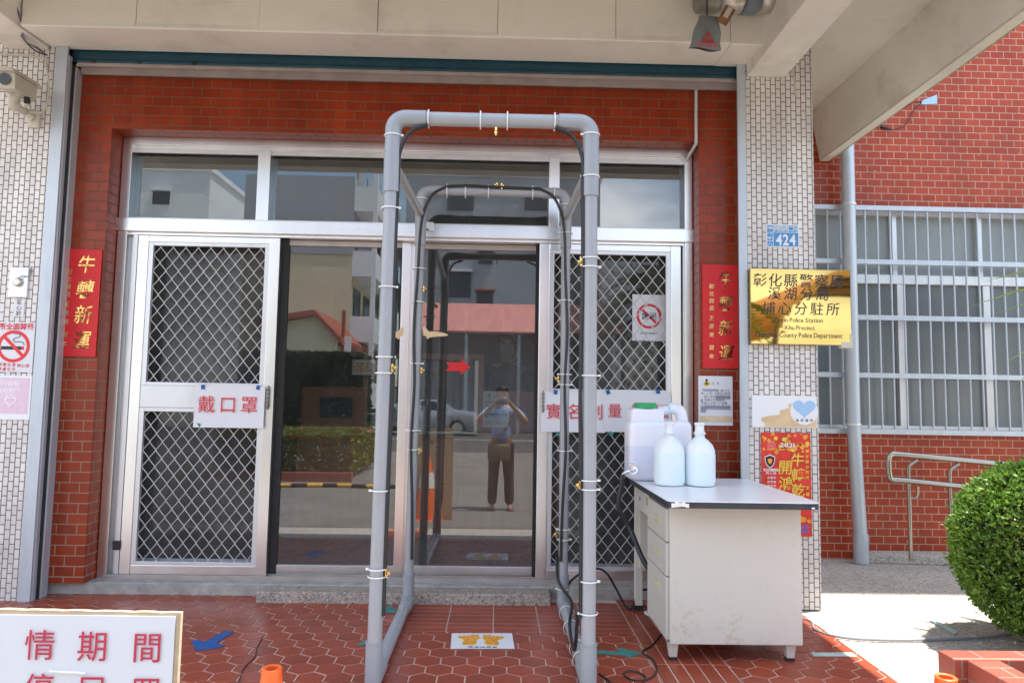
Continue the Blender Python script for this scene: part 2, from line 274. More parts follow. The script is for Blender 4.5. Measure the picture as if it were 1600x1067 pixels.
# ------------------------------------------------------------------ builders
def root_loc(p):
    while p is not None and p.parent is not None: p = p.parent
    return p.location.copy() if p is not None else Vector((0, 0, 0))
class MB:
    def __init__(s): s.bm = bmesh.new()
    def box(s, x0, x1, y0, y1, z0, z1, rot=None, piv=None):
        vs = [Vector((x, y, z)) for x in (x0, x1) for y in (y0, y1) for z in (z0, z1)]
        if rot is not None:
            piv = Vector(piv) if piv is not None else Vector(((x0 + x1) / 2, (y0 + y1) / 2, (z0 + z1) / 2)); vs = [rot @ (v - piv) + piv for v in vs]
        v = [s.bm.verts.new(q) for q in vs]
        for f in ((0, 1, 3, 2), (4, 6, 7, 5), (0, 4, 5, 1), (2, 3, 7, 6), (0, 2, 6, 4), (1, 5, 7, 3)): s.bm.faces.new([v[i] for i in f])
        return s
    def tube(s, pts, r, n=10, caps=True):
        pts = [Vector(p) for p in pts]; rs = r if isinstance(r, (list, tuple)) else [r] * len(pts)
        rings = []; up = None
        for i, p in enumerate(pts):
            d = (pts[min(i + 1, len(pts) - 1)] - pts[max(i - 1, 0)])
            if d.length < 1e-9: d = Vector((0, 0, 1))
            d.normalize()
            if up is None: up = Vector((0, 0, 1)) if abs(d.z) < .9 else Vector((0, 1, 0))
            a = d.cross(up)
            if a.length < 1e-4: a = d.cross(Vector((1, 0, 0)))
            a.normalize(); b = a.cross(d).normalized(); up = b
            rings.append([s.bm.verts.new(p + (a * math.cos(2 * math.pi * k / n) + b * math.sin(2 * math.pi * k / n)) * rs[i]) for k in range(n)])
        for i in range(len(rings) - 1):
            for k in range(n): s.bm.faces.new((rings[i][k], rings[i][(k + 1) % n], rings[i + 1][(k + 1) % n], rings[i + 1][k]))
        if caps: s.bm.faces.new(rings[0][::-1]); s.bm.faces.new(rings[-1])
        return s
    def lathe(s, prof, c, n=24, sx=1, sy=1):
        c = Vector(c); rings = []
        for r, z in prof: rings.append([s.bm.verts.new(c + Vector((r * sx * math.cos(2 * math.pi * k / n), r * sy * math.sin(2 * math.pi * k / n), z))) for k in range(n)])
        for i in range(len(rings) - 1):
            for k in range(n): s.bm.faces.new((rings[i][k], rings[i][(k + 1) % n], rings[i + 1][(k + 1) % n], rings[i + 1][k]))
        s.bm.faces.new(rings[0][::-1]); s.bm.faces.new(rings[-1]); return s
    def prism(s, pts, d):              # polygon (3-D points) swept by vector d
        d = Vector(d); a = [s.bm.verts.new(Vector(p)) for p in pts]; b = [s.bm.verts.new(Vector(p) + d) for p in pts]; n = len(a)
        s.bm.faces.new(a); s.bm.faces.new(b[::-1])
        for i in range(n): s.bm.faces.new((a[i], b[i], b[(i + 1) % n], a[(i + 1) % n]))
        return s
    def torus(s, c, axis, R_, r, n=16, m=6):
        c = Vector(c); q = Vector(axis).to_track_quat('Z', 'Y'); rings = []
        for i in range(n):
            a = 2 * math.pi * i / n; ring = []
            for k in range(m):
                b = 2 * math.pi * k / m; ring.append(s.bm.verts.new(c + q @ Vector(((R_ + r * math.cos(b)) * math.cos(a), (R_ + r * math.cos(b)) * math.sin(a), r * 1.6 * math.sin(b)))))
            rings.append(ring)
        for i in range(n):
            for k in range(m): s.bm.faces.new((rings[i][k], rings[(i + 1) % n][k], rings[(i + 1) % n][(k + 1) % m], rings[i][(k + 1) % m]))
        return s
    def raw(s, verts, faces):
        v = [s.bm.verts.new(p) for p in verts]
        for f in faces:
            try: s.bm.faces.new([v[i] for i in f])
            except ValueError: pass
        return s
    def build(s, name, mat, parent=None, bevel=0, smooth=False, seg=2):
        bm = s.bm
        bmesh.ops.recalc_face_normals(bm, faces=bm.faces)
        if bevel:
            es = [e for e in bm.edges if len(e.link_faces) == 2 and e.calc_face_angle(0) > .6]
            bmesh.ops.bevel(bm, geom=es, offset=bevel, segments=seg, affect='EDGES', profile=.5, clamp_overlap=True)
        o = None
        if parent is None:
            lo = [min(v.co[i] for v in bm.verts) for i in range(3)]; hi = [max(v.co[i] for v in bm.verts) for i in range(3)]
            org = Vector(((lo[0] + hi[0]) / 2, (lo[1] + hi[1]) / 2, lo[2]))
        else: org = root_loc(parent)
        for v in bm.verts: v.co -= org
        me = bpy.data.meshes.new(name); bm.to_mesh(me); bm.free()
        me.materials.append(M[mat] if isinstance(mat, str) else mat)
        if smooth:
            me.polygons.foreach_set('use_smooth', [True] * len(me.polygons))
            try: me.set_sharp_from_angle(angle=math.radians(42))
            except Exception: pass
        o = bpy.data.objects.new(name, me); COL.objects.link(o)
        if parent is not None: o.parent = parent
        else: o.location = org
        return o
def tag(o, label=None, cat=None, group=None, kind=None):
    if label: o['label'] = label
    if cat: o['category'] = cat
    if group: o['group'] = group
    if kind: o['kind'] = kind
    return o
def thing(name, label, cat, loc, group=None):
    o = bpy.data.objects.new(name, None); COL.objects.link(o); o.location = Vector(loc); o.empty_display_size = .1
    return tag(o, label, cat, group)
def copy_tree(o, parent=None):
    c = o.copy(); COL.objects.link(c)
    if parent is not None: c.parent = parent
    for ch in list(o.children): copy_tree(ch, c)
    return c
def B(*a): return MB().box(*a)
def mirror_x(px, Y=GLASS_Y): return px

# glyphs -> one mesh of flat letters, facing -Y at plane y (or lying on the floor)
_gl = {}
def glyph(ch, bold=0.0):
    k = (ch, bold)
    if k not in _gl:
        cu = bpy.data.curves.new('t', 'FONT'); cu.body = ch; cu.size = 1; cu.offset = bold; cu.resolution_u = 3
        ob = bpy.data.objects.new('t', cu); COL.objects.link(ob)
        dg = bpy.context.evaluated_depsgraph_get(); me = bpy.data.meshes.new_from_object(ob.evaluated_get(dg))
        vs = [tuple(v.co) for v in me.vertices]; fs = [tuple(p.vertices) for p in me.polygons]
        bpy.data.objects.remove(ob); bpy.data.curves.remove(cu); bpy.data.meshes.remove(me)
        if vs:
            xs = [v[0] for v in vs]; ys = [v[1] for v in vs]; box = (min(xs), max(xs), min(ys), max(ys))
        else: box = (0, .3, 0, .7)
        _gl[k] = (vs, fs, box)
    return _gl[k]
class Txt:
    def __init__(s, y, shear=0.0): s.v = []; s.f = []; s.y = y; s.shear = shear
    def fit(s, ch, x0, x1, z0, z1, bold=0.0):        # one glyph stretched into a cell
        vs, fs, (a, b, c, d) = glyph(ch, bold); n = len(s.v); w = max(b - a, 1e-3); h = max(d - c, 1e-3)
        for v in vs:
            u = (v[0] - a) / w; t = (v[1] - c) / h
            s.v.append((x0 + u * (x1 - x0) + s.shear * (t - .5) * (z1 - z0), s.y, z0 + t * (z1 - z0)))
        s.f += [tuple(i + n for i in f) for f in fs]; return s
    def cjk(s, ch, cx, cz, size, bold=0.0, sx=1.0):  # keeps the glyph's own place in its em square
        vs, fs, _ = glyph(ch, bold); n = len(s.v)
        for v in vs:
            u = v[0] - .5; t = v[1] - .37
            s.v.append((cx + u * size * sx + s.shear * t * size, s.y, cz + t * size))
        s.f += [tuple(i + n for i in f) for f in fs]; return s
    def row(s, text, x0, x1, cz, size, bold=0.0, sx=1.0):
        k = len(text)
        for i, ch in enumerate(text):
            if ch != ' ': s.cjk(ch, x0 + (x1 - x0) * (i + .5) / k, cz, size, bold, sx)
        return s
    def colm(s, text, cx, z1, z0, size, bold=0.0, sx=1.0, dx=0.0):
        k = len(text)
        for i, ch in enumerate(text):
            if ch != ' ': s.cjk(ch, cx + dx * i, z1 + (z0 - z1) * (i + .5) / k, size, bold, sx)
        return s
    def latin(s, text, x0, x1, z0, z1, bold=0.0):    # a line of proportional text stretched to a box
        x = 0; items = []
        for ch in text:
            vs, fs, bb = glyph(ch, bold)
            if ch == ' ': x += .28; continue
            items.append((x - bb[0], vs, fs)); x += bb[1] - bb[0] + .07
        for ox, vs, fs in items:
            n = len(s.v)
            for v in vs: s.v.append((x0 + (v[0] + ox) / x * (x1 - x0), s.y, z0 + v[1] / .73 * (z1 - z0)))
            s.f += [tuple(i + n for i in f) for f in fs]
        return s
    def build(s, name, mat, parent, floor=None, xform=None):
        org = root_loc(parent); vs = []
        for v in s.v:
            p = Vector(v)
            if xform: p = xform(p)
            vs.append(p - org)
        me = bpy.data.meshes.new(name); me.from_pydata(vs, [], s.f); me.materials.append(M[mat] if isinstance(mat, str) else mat)
        o = bpy.data.objects.new(name, me); COL.objects.link(o); o.parent = parent; return o

def sheet(pts, th=.0015, dirn=(0, 1, 0)): return MB().prism(pts, Vector(dirn) * th)
def wavy_sheet(x0, x1, z0, z1, y, amp=.004, nx=14, nz=10, th=.0012, seed=0, curl=0):
    """thin paper with soft waves, real thickness"""
    rnd = random.Random(seed); ph = [rnd.uniform(0, 6) for _ in range(4)]; vs = []; fs = []
    for s in (0, 1):
        for j in range(nz + 1):
            for i in range(nx + 1):
                u, w = i / nx, j / nz
                dy = -amp * (.5 + .5 * math.sin(5 * u + ph[0] + 2 * w)) - amp * .6 * (.5 + .5 * math.sin(7 * w + ph[1] - 3 * u)) - curl * max(0, (abs(u - .5) * 2) ** 4) * (1 - w)
                vs.append((x0 + (x1 - x0) * u, y + dy + s * th, z0 + (z1 - z0) * w))
    N = (nx + 1) * (nz + 1)
    for j in range(nz):
        for i in range(nx):
            a = j * (nx + 1) + i; q = (a, a + 1, a + nx + 2, a + nx + 1); fs.append(q); fs.append(tuple(k + N for k in q[::-1]))
    rim = [i for i in range(nx + 1)] + [j * (nx + 1) + nx for j in range(1, nz + 1)] + [nz * (nx + 1) + i for i in range(nx - 1, -1, -1)] + [j * (nx + 1) for j in range(nz - 1, 0, -1)]
    for k in range(len(rim)): a, b = rim[k], rim[(k + 1) % len(rim)]; fs.append((a, a + N, b + N, b))
    return MB().raw(vs, fs)
def bez(p, n=20):
    """Catmull-Rom through the points"""
    p = [Vector(q) for q in p]; q = [p[0] * 2 - p[1]] + p + [p[-1] * 2 - p[-2]]; out = []
    for i in range(1, len(q) - 2):
        for k in range(n):
            t = k / n; out.append(.5 * ((2 * q[i]) + (q[i + 1] - q[i - 1]) * t + (2 * q[i - 1] - 5 * q[i] + 4 * q[i + 1] - q[i + 2]) * t * t + (3 * q[i] - q[i - 1] - 3 * q[i + 1] + q[i + 2]) * t ** 3))
    out.append(p[-1]); return out

# ================================================================== SETTING
def ground_z(y): 
    return -.006 if y > -1.3 else max(-.27, -.006 - .264 * min(1, (-1.3 - y) / 3.2))
def build_ground():
    ys = [-160, -60, -30, -12, -6, -4.5, -4.0, -3.5, -3.0, -2.5, -2.0, -1.6, -1.3, -.6, 0, 1, 4, 20, 160]; xs = [-160, -40, -12, -6, -3, 0, 1.5, 3, 6, 12, 40, 160]
    vs = [(x, y, ground_z(y)) for y in ys for x in xs]; n = len(xs); fs = [(j * n + i, j * n + i + 1, (j + 1) * n + i + 1, (j + 1) * n + i) for j in range(len(ys) - 1) for i in range(n - 1)]
    tag(MB().raw(vs, fs).build('ground', 'agg'), 'pale washed aggregate ground beside and before the porch', 'ground', kind='structure')
build_ground()
# joint lines sawn in the aggregate
EDGE_X = 1.79
PF = -1.28
def build_porch():
    g = B(-6, EDGE_X, PF, 1.0, -.05, -.0015); tag(g.build('porch_floor_grout', 'grout'), kind='structure')
    hx = MB(); w, rs = .122, .106; gap = .0052; R = w / 2
    def clipped(poly, x0, x1, y0, y1):
        def cut(p, ax, val, keep):
            out = []
            for i in range(len(p)):
                a, b = p[i], p[(i + 1) % len(p)]; ia, ib = keep(a[ax]), keep(b[ax])
                if ia: out.append(a)
                if ia != ib: t = (val - a[ax]) / (b[ax] - a[ax]); out.append((a[0] + t * (b[0] - a[0]), a[1] + t * (b[1] - a[1])))
            return out
        for ax, val, k in ((0, x0, lambda q: q > x0), (0, x1, lambda q: q < x1), (1, y0, lambda q: q > y0), (1, y1, lambda q: q < y1)):
            if len(poly) > 2: poly = cut(poly, ax, val, k)
        return poly
    def field(x0, x1, y0, y1):
        j0 = int((y0 + 5) / rs) - 1; i0 = int(x0 / w) - 2
        for j in range(j0, int((y1 + 5) / rs) + 2):
            for i in range(i0, int(x1 / w) + 2):
                cx = i * w + (w / 2 if j % 2 else 0); cy = j * rs - 5
                hw = w / 2 - gap / 2; sh = rs * .34 - gap / 2; ht = rs * .66 - gap * .55
                p = [(cx - hw, cy - sh), (cx, cy - ht), (cx + hw, cy - sh), (cx + hw, cy + sh), (cx, cy + ht), (cx - hw, cy + sh)]
                p = clipped(p, x0 + gap / 2, x1 - gap / 2, y0 + gap / 2, y1 - gap / 2)
                if len(p) > 2:
                    dz = random.uniform(-.0005, .0005); tx, ty = random.uniform(-.004, .004), random.uniform(-.004, .004)
                    n = len(p); ins = []
                    mxx = sum(q[0] for q in p) / n; myy = sum(q[1] for q in p) / n
                    f = lambda q: dz + tx * (q[0] - mxx) + ty * (q[1] - myy)
                    vs = [(q[0], q[1], -.0014) for q in p] + [(q[0] + (mxx - q[0]) * .03, q[1] + (myy - q[1]) * .03, .0012 + f(q)) for q in p] + [(q[0] + (mxx - q[0]) * .07, q[1] + (myy - q[1]) * .07, .002 + f(q)) for q in p]
                    hx.raw(vs, [tuple(range(2 * n, 3 * n))] + [(k, (k + 1) % n, n + (k + 1) % n, n + k) for k in range(n)] + [(n + k, n + (k + 1) % n, 2 * n + (k + 1) % n, 2 * n + k) for k in range(n)])
    def bar(x0, x1, y0, y1):
        g2 = gap / 2; f = random.uniform(-.0004, .0004); hx.raw([(x0 + g2, y0 + g2, -.0014), (x1 - g2, y0 + g2, -.0014), (x1 - g2, y1 - g2, -.0014), (x0 + g2, y1 - g2, -.0014)] + [(x0 + 2 * g2, y0 + 2 * g2, .0018 + f), (x1 - 2 * g2, y0 + 2 * g2, .0018 + f), (x1 - 2 * g2, y1 - 2 * g2, .0018 + f), (x0 + 2 * g2, y1 - 2 * g2, .0018 + f)],
               [(4, 5, 6, 7), (0, 1, 5, 4), (1, 2, 6, 5), (2, 3, 7, 6), (3, 0, 4, 7)])
    PB = -1.14
    field(-6, -.50, PB, .22); field(-.50, .74, PB, -.455); field(1.09, EDGE_X, PB, .22); field(.74, 1.09, -.12, .22)
    yb = -.455; k = 0
    while yb < .09:                         # band of long tiles before the step
        xx = -.50 - (.0 if k % 1 == 0 else .12)
        while xx < .73: bar(max(xx, -.5), min(xx + .248, .74), yb, yb + .069); xx += .248
        yb += .069; k += 1
    for c in range(5):                      # band of long tiles running to the front
        yy = PB - (0 if c % 2 == 0 else 0)
        while yy < -.13: bar(.74 + c * .07, .81 + c * .07, yy, min(yy + .255, -.12)); yy += .255
    xx = -6
    while xx < EDGE_X - .01: bar(xx, min(xx + .25, EDGE_X), PF, PB); xx += .25
    tag(hx.build('porch_floor', 'hex'), 'glazed red hexagonal tile floor of the porch', 'floor', kind='structure')
build_porch()
ys = [-14.4, -6, -4.5, -4.0, -3.5, -3.0, -2.5, -2.2]; vs = [(x, y, ground_z(y) + .004) for y in ys for x in (-30, 30)]; tag(MB().raw(vs, [(2 * k, 2 * k + 1, 2 * k + 3, 2 * k + 2) for k in range(len(ys) - 1)]).build('driveway', 'drive'), kind='structure')
# road and painted lines behind the viewer, seen only in the glass
tag(B(-60, 60, -27, -14.5, -.268, -.264).build('road', 'asphalt'), kind='structure')
tag(B(-40, 40, -20.2, -20.05, -.263, -.259).build('road_centre_line', 'linew'), kind='structure')
MBx = MB().prism([(1.2, -9.5, -.262), (3.4, -11.6, -.262), (4.2, -11.2, -.262), (2.0, -9.0, -.262)], (0, 0, .004)); tag(MBx.build('orange_ground_marking', 'lineo'), kind='structure')

# ------------------------------------------------------------------ station entrance wall
OX0, OX1, OZ = -2.465, 1.255, 2.875         # brick opening
BX0, BX1 = -2.675, 1.47
def entrance_wall():
    t = thing('entrance_wall', 'glazed red brick entrance wall framing the aluminium doors under the shutter box', 'wall', (-.6, .2, 0))
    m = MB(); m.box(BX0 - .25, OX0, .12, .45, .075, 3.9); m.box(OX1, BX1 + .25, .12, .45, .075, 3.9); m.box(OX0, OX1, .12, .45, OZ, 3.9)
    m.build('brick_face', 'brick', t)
    m = MB(); m.box(-3.4, 1.94, .46, 9, 3.0, 3.9); m.box(-3.4, -2.7, .46, 9, 0, 3.0); m.box(1.7, 1.94, .46, 9, 0, 3.0); m.box(-3.4, 1.94, 9, 9.2, 0, 3.9)
    m.build('building_shell', 'plaster', t)
    return t
EW = entrance_wall()
# concrete sill and pebble step
tag(MB().box(-2.9, 1.5, .165, .5, -.01, .072).build('door_sill', 'concrete', bevel=.006), 'long worn concrete sill under the aluminium door frame', 'sill')
tag(MB().box(-1.40, .335, .02, .163, -.005, .066).build('door_step', 'pebble', bevel=.008), 'pebble dash step in front of the middle glass doors', 'step')
# white conduit on the brick
c = MB(); c.tube([(1.238, .108, 3.22), (1.236, .108, 2.86)], .011, 10)
c.tube([(1.236, .108, 2.86), (1.215, .25, 2.80)], .011, 10)
tag(c.build('conduit', 'aluw', smooth=True), 'thin pale conduit running down the red brick right of the doors', 'conduit')

# columns
def column(x0, x1, label, zt):
    t = thing('tiled_column', label, 'column', ((x0 + x1) / 2, .25, 0))
    B(x0, x1, 0, .44, 0, zt).build('tile_cladding', 'whitetile', t, bevel=.004)
    return t
column(-3.9, -2.765, 'white mosaic tiled column on the left, carrying the no smoking sign', 4.0)
column(1.518, 1.943, 'white mosaic tiled column on the right, carrying the brass plaque', 4.0)

# ------------------------------------------------------------------ roller shutter
def shutter():
    t = thing('roller_shutter', 'cream roller shutter box above the entrance with its teal curtain rolled up', 'shutter', (-.6, -.1, 3.2))
    xs = [-2.80] + [U(px, 30, -.28)[0] for px in (212, 405, 590, 778, 962, 1142)] + [1.545]
    zf = 3.322
    for i in range(7):
        dy = (.0, .003, -.004, .003, -.004, .003, -.002)[i]
        a, b = xs[i] + .0012, xs[i + 1] - .0012
        m = MB(); m.box(a, b, -.28 + dy, -.262 + dy, zf + .004, 3.9); m.build('housing_panel', 'cream', t, bevel=.004)
    for a, b, dz in ((-2.80, xs[6] - .001, 0), (xs[6] + .001, 1.545, -.003)):
        m = MB(); m.prism([(a, -.283, zf + .004 + dz), (a, -.277, zf + dz), (a, .03, zf + .018 + dz), (a, .03, zf + .03 + dz), (a, -.277, zf + .02 + dz), (a, -.283, zf + .02 + dz)], (b - a, 0, 0)); m.build('housing_soffit', 'cream', t)
    B(-2.80, 1.54, -.255, -.2, 3.36, 3.9).build('inner_panel', 'dark', t)
    m = MB(); m.box(-2.695, 1.498, .045, .062, 3.27, 3.42); m.tube([(-2.66, .05, 3.275), (1.498, .05, 3.275)], .014, 10); m.build('curtain', 'shutter', t, smooth=True)
    m = MB(); m.box(-2.66, 1.498, .04, .10, 3.247, 3.262); m.box(-2.66, 1.498, .085, .10, 3.21, 3.247); m.box(-2.66, 1.498, .03, .045, 3.236, 3.247); m.build('bottom_bar', 'barg', t)
    for x0, x1 in ((-2.763, -2.69), (1.464, 1.516)):
        m = MB(); m.box(x0, x1, -.012, .004, 0.0, 3.335); m.box(x0 if x0 < 0 else x1 - .012, x0 + .012 if x0 < 0 else x1, .004, .12, 0, 3.335)
        if x0 > 0:
            m.build('guide_rail', 'rail', t, bevel=.002); continue
        s = x1 if x0 < 0 else x0
        m.box(s - .004, s + .004, .004, .035, 0, 3.29); m.box(min(s, s + (.02 if x0 < 0 else -.02)), max(s, s + (.02 if x0 < 0 else -.02)), .055, .118, 0.0, 3.24)
        m.build('guide_rail', 'rail', t, bevel=.002)
        B(min(s, s + (.012 if x0 < 0 else -.012)), max(s, s + (.012 if x0 < 0 else -.012)), .036, .054, .0, 3.24).build('brush_strip', 'black', t)
    # small black stops on the bottom bar
    for px in (146, 217, 303, 628):
        p = U(px, 102 if px < 400 else 114, .04); B(p[0] - .012, p[0] + .012, .028, .04, 3.262, 3.278).build('rubber_stop', 'black', t)
    # motor
    m = thing_m = None
    ax = []
    y, z = -.42, 3.552
    def seg(x0, x1, r, mat, nm): 
        mm = MB(); mm.tube([(x0, y, z), (x0 + .012, y, z), (x1 - .012, y, z), (x1, y, z)], [r * .93, r, r, r * .93], 28); return mm.build(nm, mat, t, smooth=True)
    mo = seg(1.10, 1.22, .118, 'motor1', 'motor')
    for x0, x1, r, mat, nm in ((1.222, 1.36, .112, 'motor2', 'motor_body'), (1.362, 1.45, .118, 'motor3', 'motor_ring'), (1.452, 1.56, .108, 'motor2', 'motor_cap')):
        mm = MB(); mm.tube([(x0, y, z), (x0 + .01, y, z), (x1 - .01, y, z), (x1, y, z)], [r * .94, r, r, r * .94], 28); o = mm.build(nm, mat, mo, smooth=True)
    B(1.37, 1.41, y - .122, y - .116, z - .03, z + .03).build('rating_label', 'paper', mo)
    B(1.42, 1.448, y - .122, y - .116, z - .02, z + .05).build('rating_label', 'blackink', mo)
    return t
shutter()
def sandbag():
    a = U(1103, 22, -.55); w = .088
    t = thing('sandbag', 'small grey sandbag with red triangle hanging below the shutter motor', 'sandbag', (a[0], -.55, 3.16))
    vs = []; n = 12; fs = []
    zt, zb = U(1103, 25, -.55)[2], U(1103, 77, -.55)[2]; cx = a[0]; xs = (U(1092, 25, -.55)[0], U(1124, 27, -.55)[0], U(1076, 74, -.55)[0], U(1127, 80, -.55)[0])
    for s in (-1, 1):
        for j in range(n + 1):
            for i in range(n + 1):
                u, v = i / n, j / n; x = (xs[2] * (1 - v) + xs[0] * v) * (1 - u) + (xs[3] * (1 - v) + xs[1] * v) * u
                bul = .040 * (math.sin(math.pi * u) * math.sin(math.pi * min(1, v * .88 + .04))) ** .55 * (1 - .45 * v)
                vs.append((x + .004 * math.sin(9 * v + 3 * u), -.55 + s * bul, zb + (zt - zb) * v - .008 * u + .006 * math.sin(7 * u) * (1 - v)))
    N = (n + 1) ** 2
    for s in (0, 1):
        for j in range(n):
            for i in range(n): q = j * (n + 1) + i + s * N; fs.append((q, q + 1, q + n + 2, q + n + 1))
    m = MB().raw(vs, fs); bmesh.ops.remove_doubles(m.bm, verts=m.bm.verts, dist=.0008); m.build('bag', 'sandbag', t, smooth=True)
    p0 = U(1106, 48, -.592); h = .05
    tri = MB().prism([(p0[0] - .036, -.592, p0[2] - .062), (p0[0] + .036, -.592, p0[2] - .066), (p0[0] + .002, -.592, p0[2])], (0, .012, 0)); tri.build('triangle_mark', pm('faded_red_print', (.36, .05, .055), .8), t)
    tx = Txt(-.5935); tx.latin('M', p0[0] - .014, p0[0] + .018, p0[2] - .058, p0[2] - .034); tx.build('mark_lettering', 'sandbag', t)
    tx = Txt(-.592); tx.row('防火安全', p0[0] - .066, p0[0] + .060, p0[2] - .082, .026, .012); tx.build('lettering', 'redink', t)
    MB().tube([(cx + .006, -.55, zt - .02), (cx + .004, -.56, zt + .3)], .004, 8).build('cord', 'black', t)
sandbag()
p = U(1135, 24, -.6)
wb = MB(); wb.box(p[0] - .03, p[0] + .03, -.62, -.57, p[2] - .04, p[2] + .04, Matrix.Rotation(.5, 3, 'Y')); t = thing('wooden_block', 'small varnished wood block tied beside the shutter motor', 'wood block', (p[0], -.6, p[2] - .04))
wb.build('block', 'wood', t, bevel=.004)
MB().box(p[0] - .014, p[0] + .014, -.626, -.621, p[2] - .03, p[2] + .03, Matrix.Rotation(.5, 3, 'Y')).build('paper_tag', 'beigecable', t)

# ------------------------------------------------------------------ canopy over the porch
def canopy():
    t = thing('porch_canopy', 'cream plastered porch canopy with beams jutting over the entrance', 'canopy', (-.5, -1, 3.2))
    B(-3.9, 2.70, -1.22, 1.398, 3.63, 3.86).build('ceiling_slab', 'plaster', t)
    B(1.525, 1.765, -1.07, -.004, 3.255, 3.628).build('side_beam', 'plaster', t, bevel=.006)
    B(-3.06, -2.81, -1.07, -.004, 3.315, 3.628).build('side_beam', 'plaster', t, bevel=.006)
    f = MB().prism([(2.56, 1.396, 3.628), (2.63, 1.396, 3.235), (2.70, 1.396, 3.225), (2.71, 1.396, 3.628)], (0, -2.46, 0)); f.build('side_fascia', 'plaster', t)
    B(2.632, 2.70, -1.065, 1.39, 3.219, 3.229).build('fascia_lip', 'cream', t)
    m = MB(); m.box(2.703, 2.716, -1.22, 1.39, 3.222, 3.30); m.box(2.718, 2.728, -1.22, 1.39, 3.232, 3.30)
    m.build('drip_edge', 'mossy', t)
    B(-3.9, 2.70, -1.22, -1.072, 3.18, 3.628).build('front_fascia', 'plaster', t)
    return t
canopy()

# ------------------------------------------------------------------ door frame with transom
FX0, FX1, FZ = -2.46, 1.25, 2.855
TB0, TB1 = 2.25, 2.335
def door_frame():
    t = thing('door_frame', 'silver aluminium door frame with three transom panes over the sliding doors', 'door frame', (-.6, .3, .07))
    m = MB()
    m.box(FX0, FX1, .255, .40, FZ - .03, FZ + .02); m.box(FX0 + .04, FX1 - .04, .275, .39, FZ - .052, FZ - .03)
    m.box(FX0, FX0 + .06, .25, .40, .072, FZ - .03); m.box(FX1 - .05, FX1, .25, .40, .072, FZ - .03)
    m.build('outer_frame', 'alu', t, bevel=.002)
    m = MB(); m.box(FX0 - .012, FX1 + .006, .235, .42, TB0, TB1); m.box(FX0 + .06, FX1 - .05, .262, .42, TB0 - .02, TB0); m.build('transom_bar', 'alu', t, bevel=.003)
    for x0, x1 in ((-1.585, -1.505), (.31, .378)):
        B(x0, x1, .245, .40, TB1, FZ - .052).build('mullion', 'alu', t, bevel=.003)
    for x0, x1 in ((FX0 + .06, -1.585), (-1.505, .31), (.378, FX1 - .05)):
        m = MB(); m.box(x0, x1, .272, .284, FZ - .078, FZ - .053); m.box(x0, x1, .272, .284, TB1, TB1 + .012); m.build('glazing_bead', 'aluw', t)
        B(x0, x1, .315, .321, TB1, FZ - .052).build('transom_pane', 'glassd', t)
    m = MB(); m.box(-2.40, -2.365, .31, .40, .072, TB0 - .02); m.box(-2.365, -2.335, .262, .29, .072, TB0 - .02); m.box(1.19, 1.215, .262, .29, .072, TB0 - .02)
    m.build('jamb_track', 'aluw', t, bevel=.002)
    m = MB(); 
    for y in (.245, .30, .345, .385): m.box(FX0 + .06, FX1 - .05, y, y + .008, .0725, .098)
    m.box(FX0 + .06, FX1 - .05, .24, .41, .0722, .078); m.build('floor_track', 'barg', t)
    # closed side panes behind the screens
    for x0, x1 in ((-2.33, -1.44), (.25, 1.18)):
        B(x0, x1, .375, .380, .10, TB0 - .02).build('side_pane', 'glassside', t)
        m = MB(); m.box(x0, x0 + .045, .365, .39, .10, TB0 - .02); m.box(x1 - .045, x1, .365, .39, .10, TB0 - .02); m.box(x0 + .045, x1 - .045, .365, .39, .10, .17); m.build('side_pane_frame', 'aluw', t)
    B(-2.372, -2.33, .245, .262, .245, .30).build('jamb_latch', 'black', t, bevel=.004)
    p = U(670, 358, .23); B(p[0] - .07, p[0] + .03, .222, .234, p[2] - .012, p[2] + .045).build('sensor_cover', 'aluw', t, bevel=.003); B(p[0] - .068, p[0] + .0, .219, .2215, p[2] - .010, p[2] - .001).build('sensor_slot', 'black', t)
    return t
door_frame()
for nm, (px, py, w) in dict(a=(247, 350, .006), b=(447, 357, .005)).items(): pass

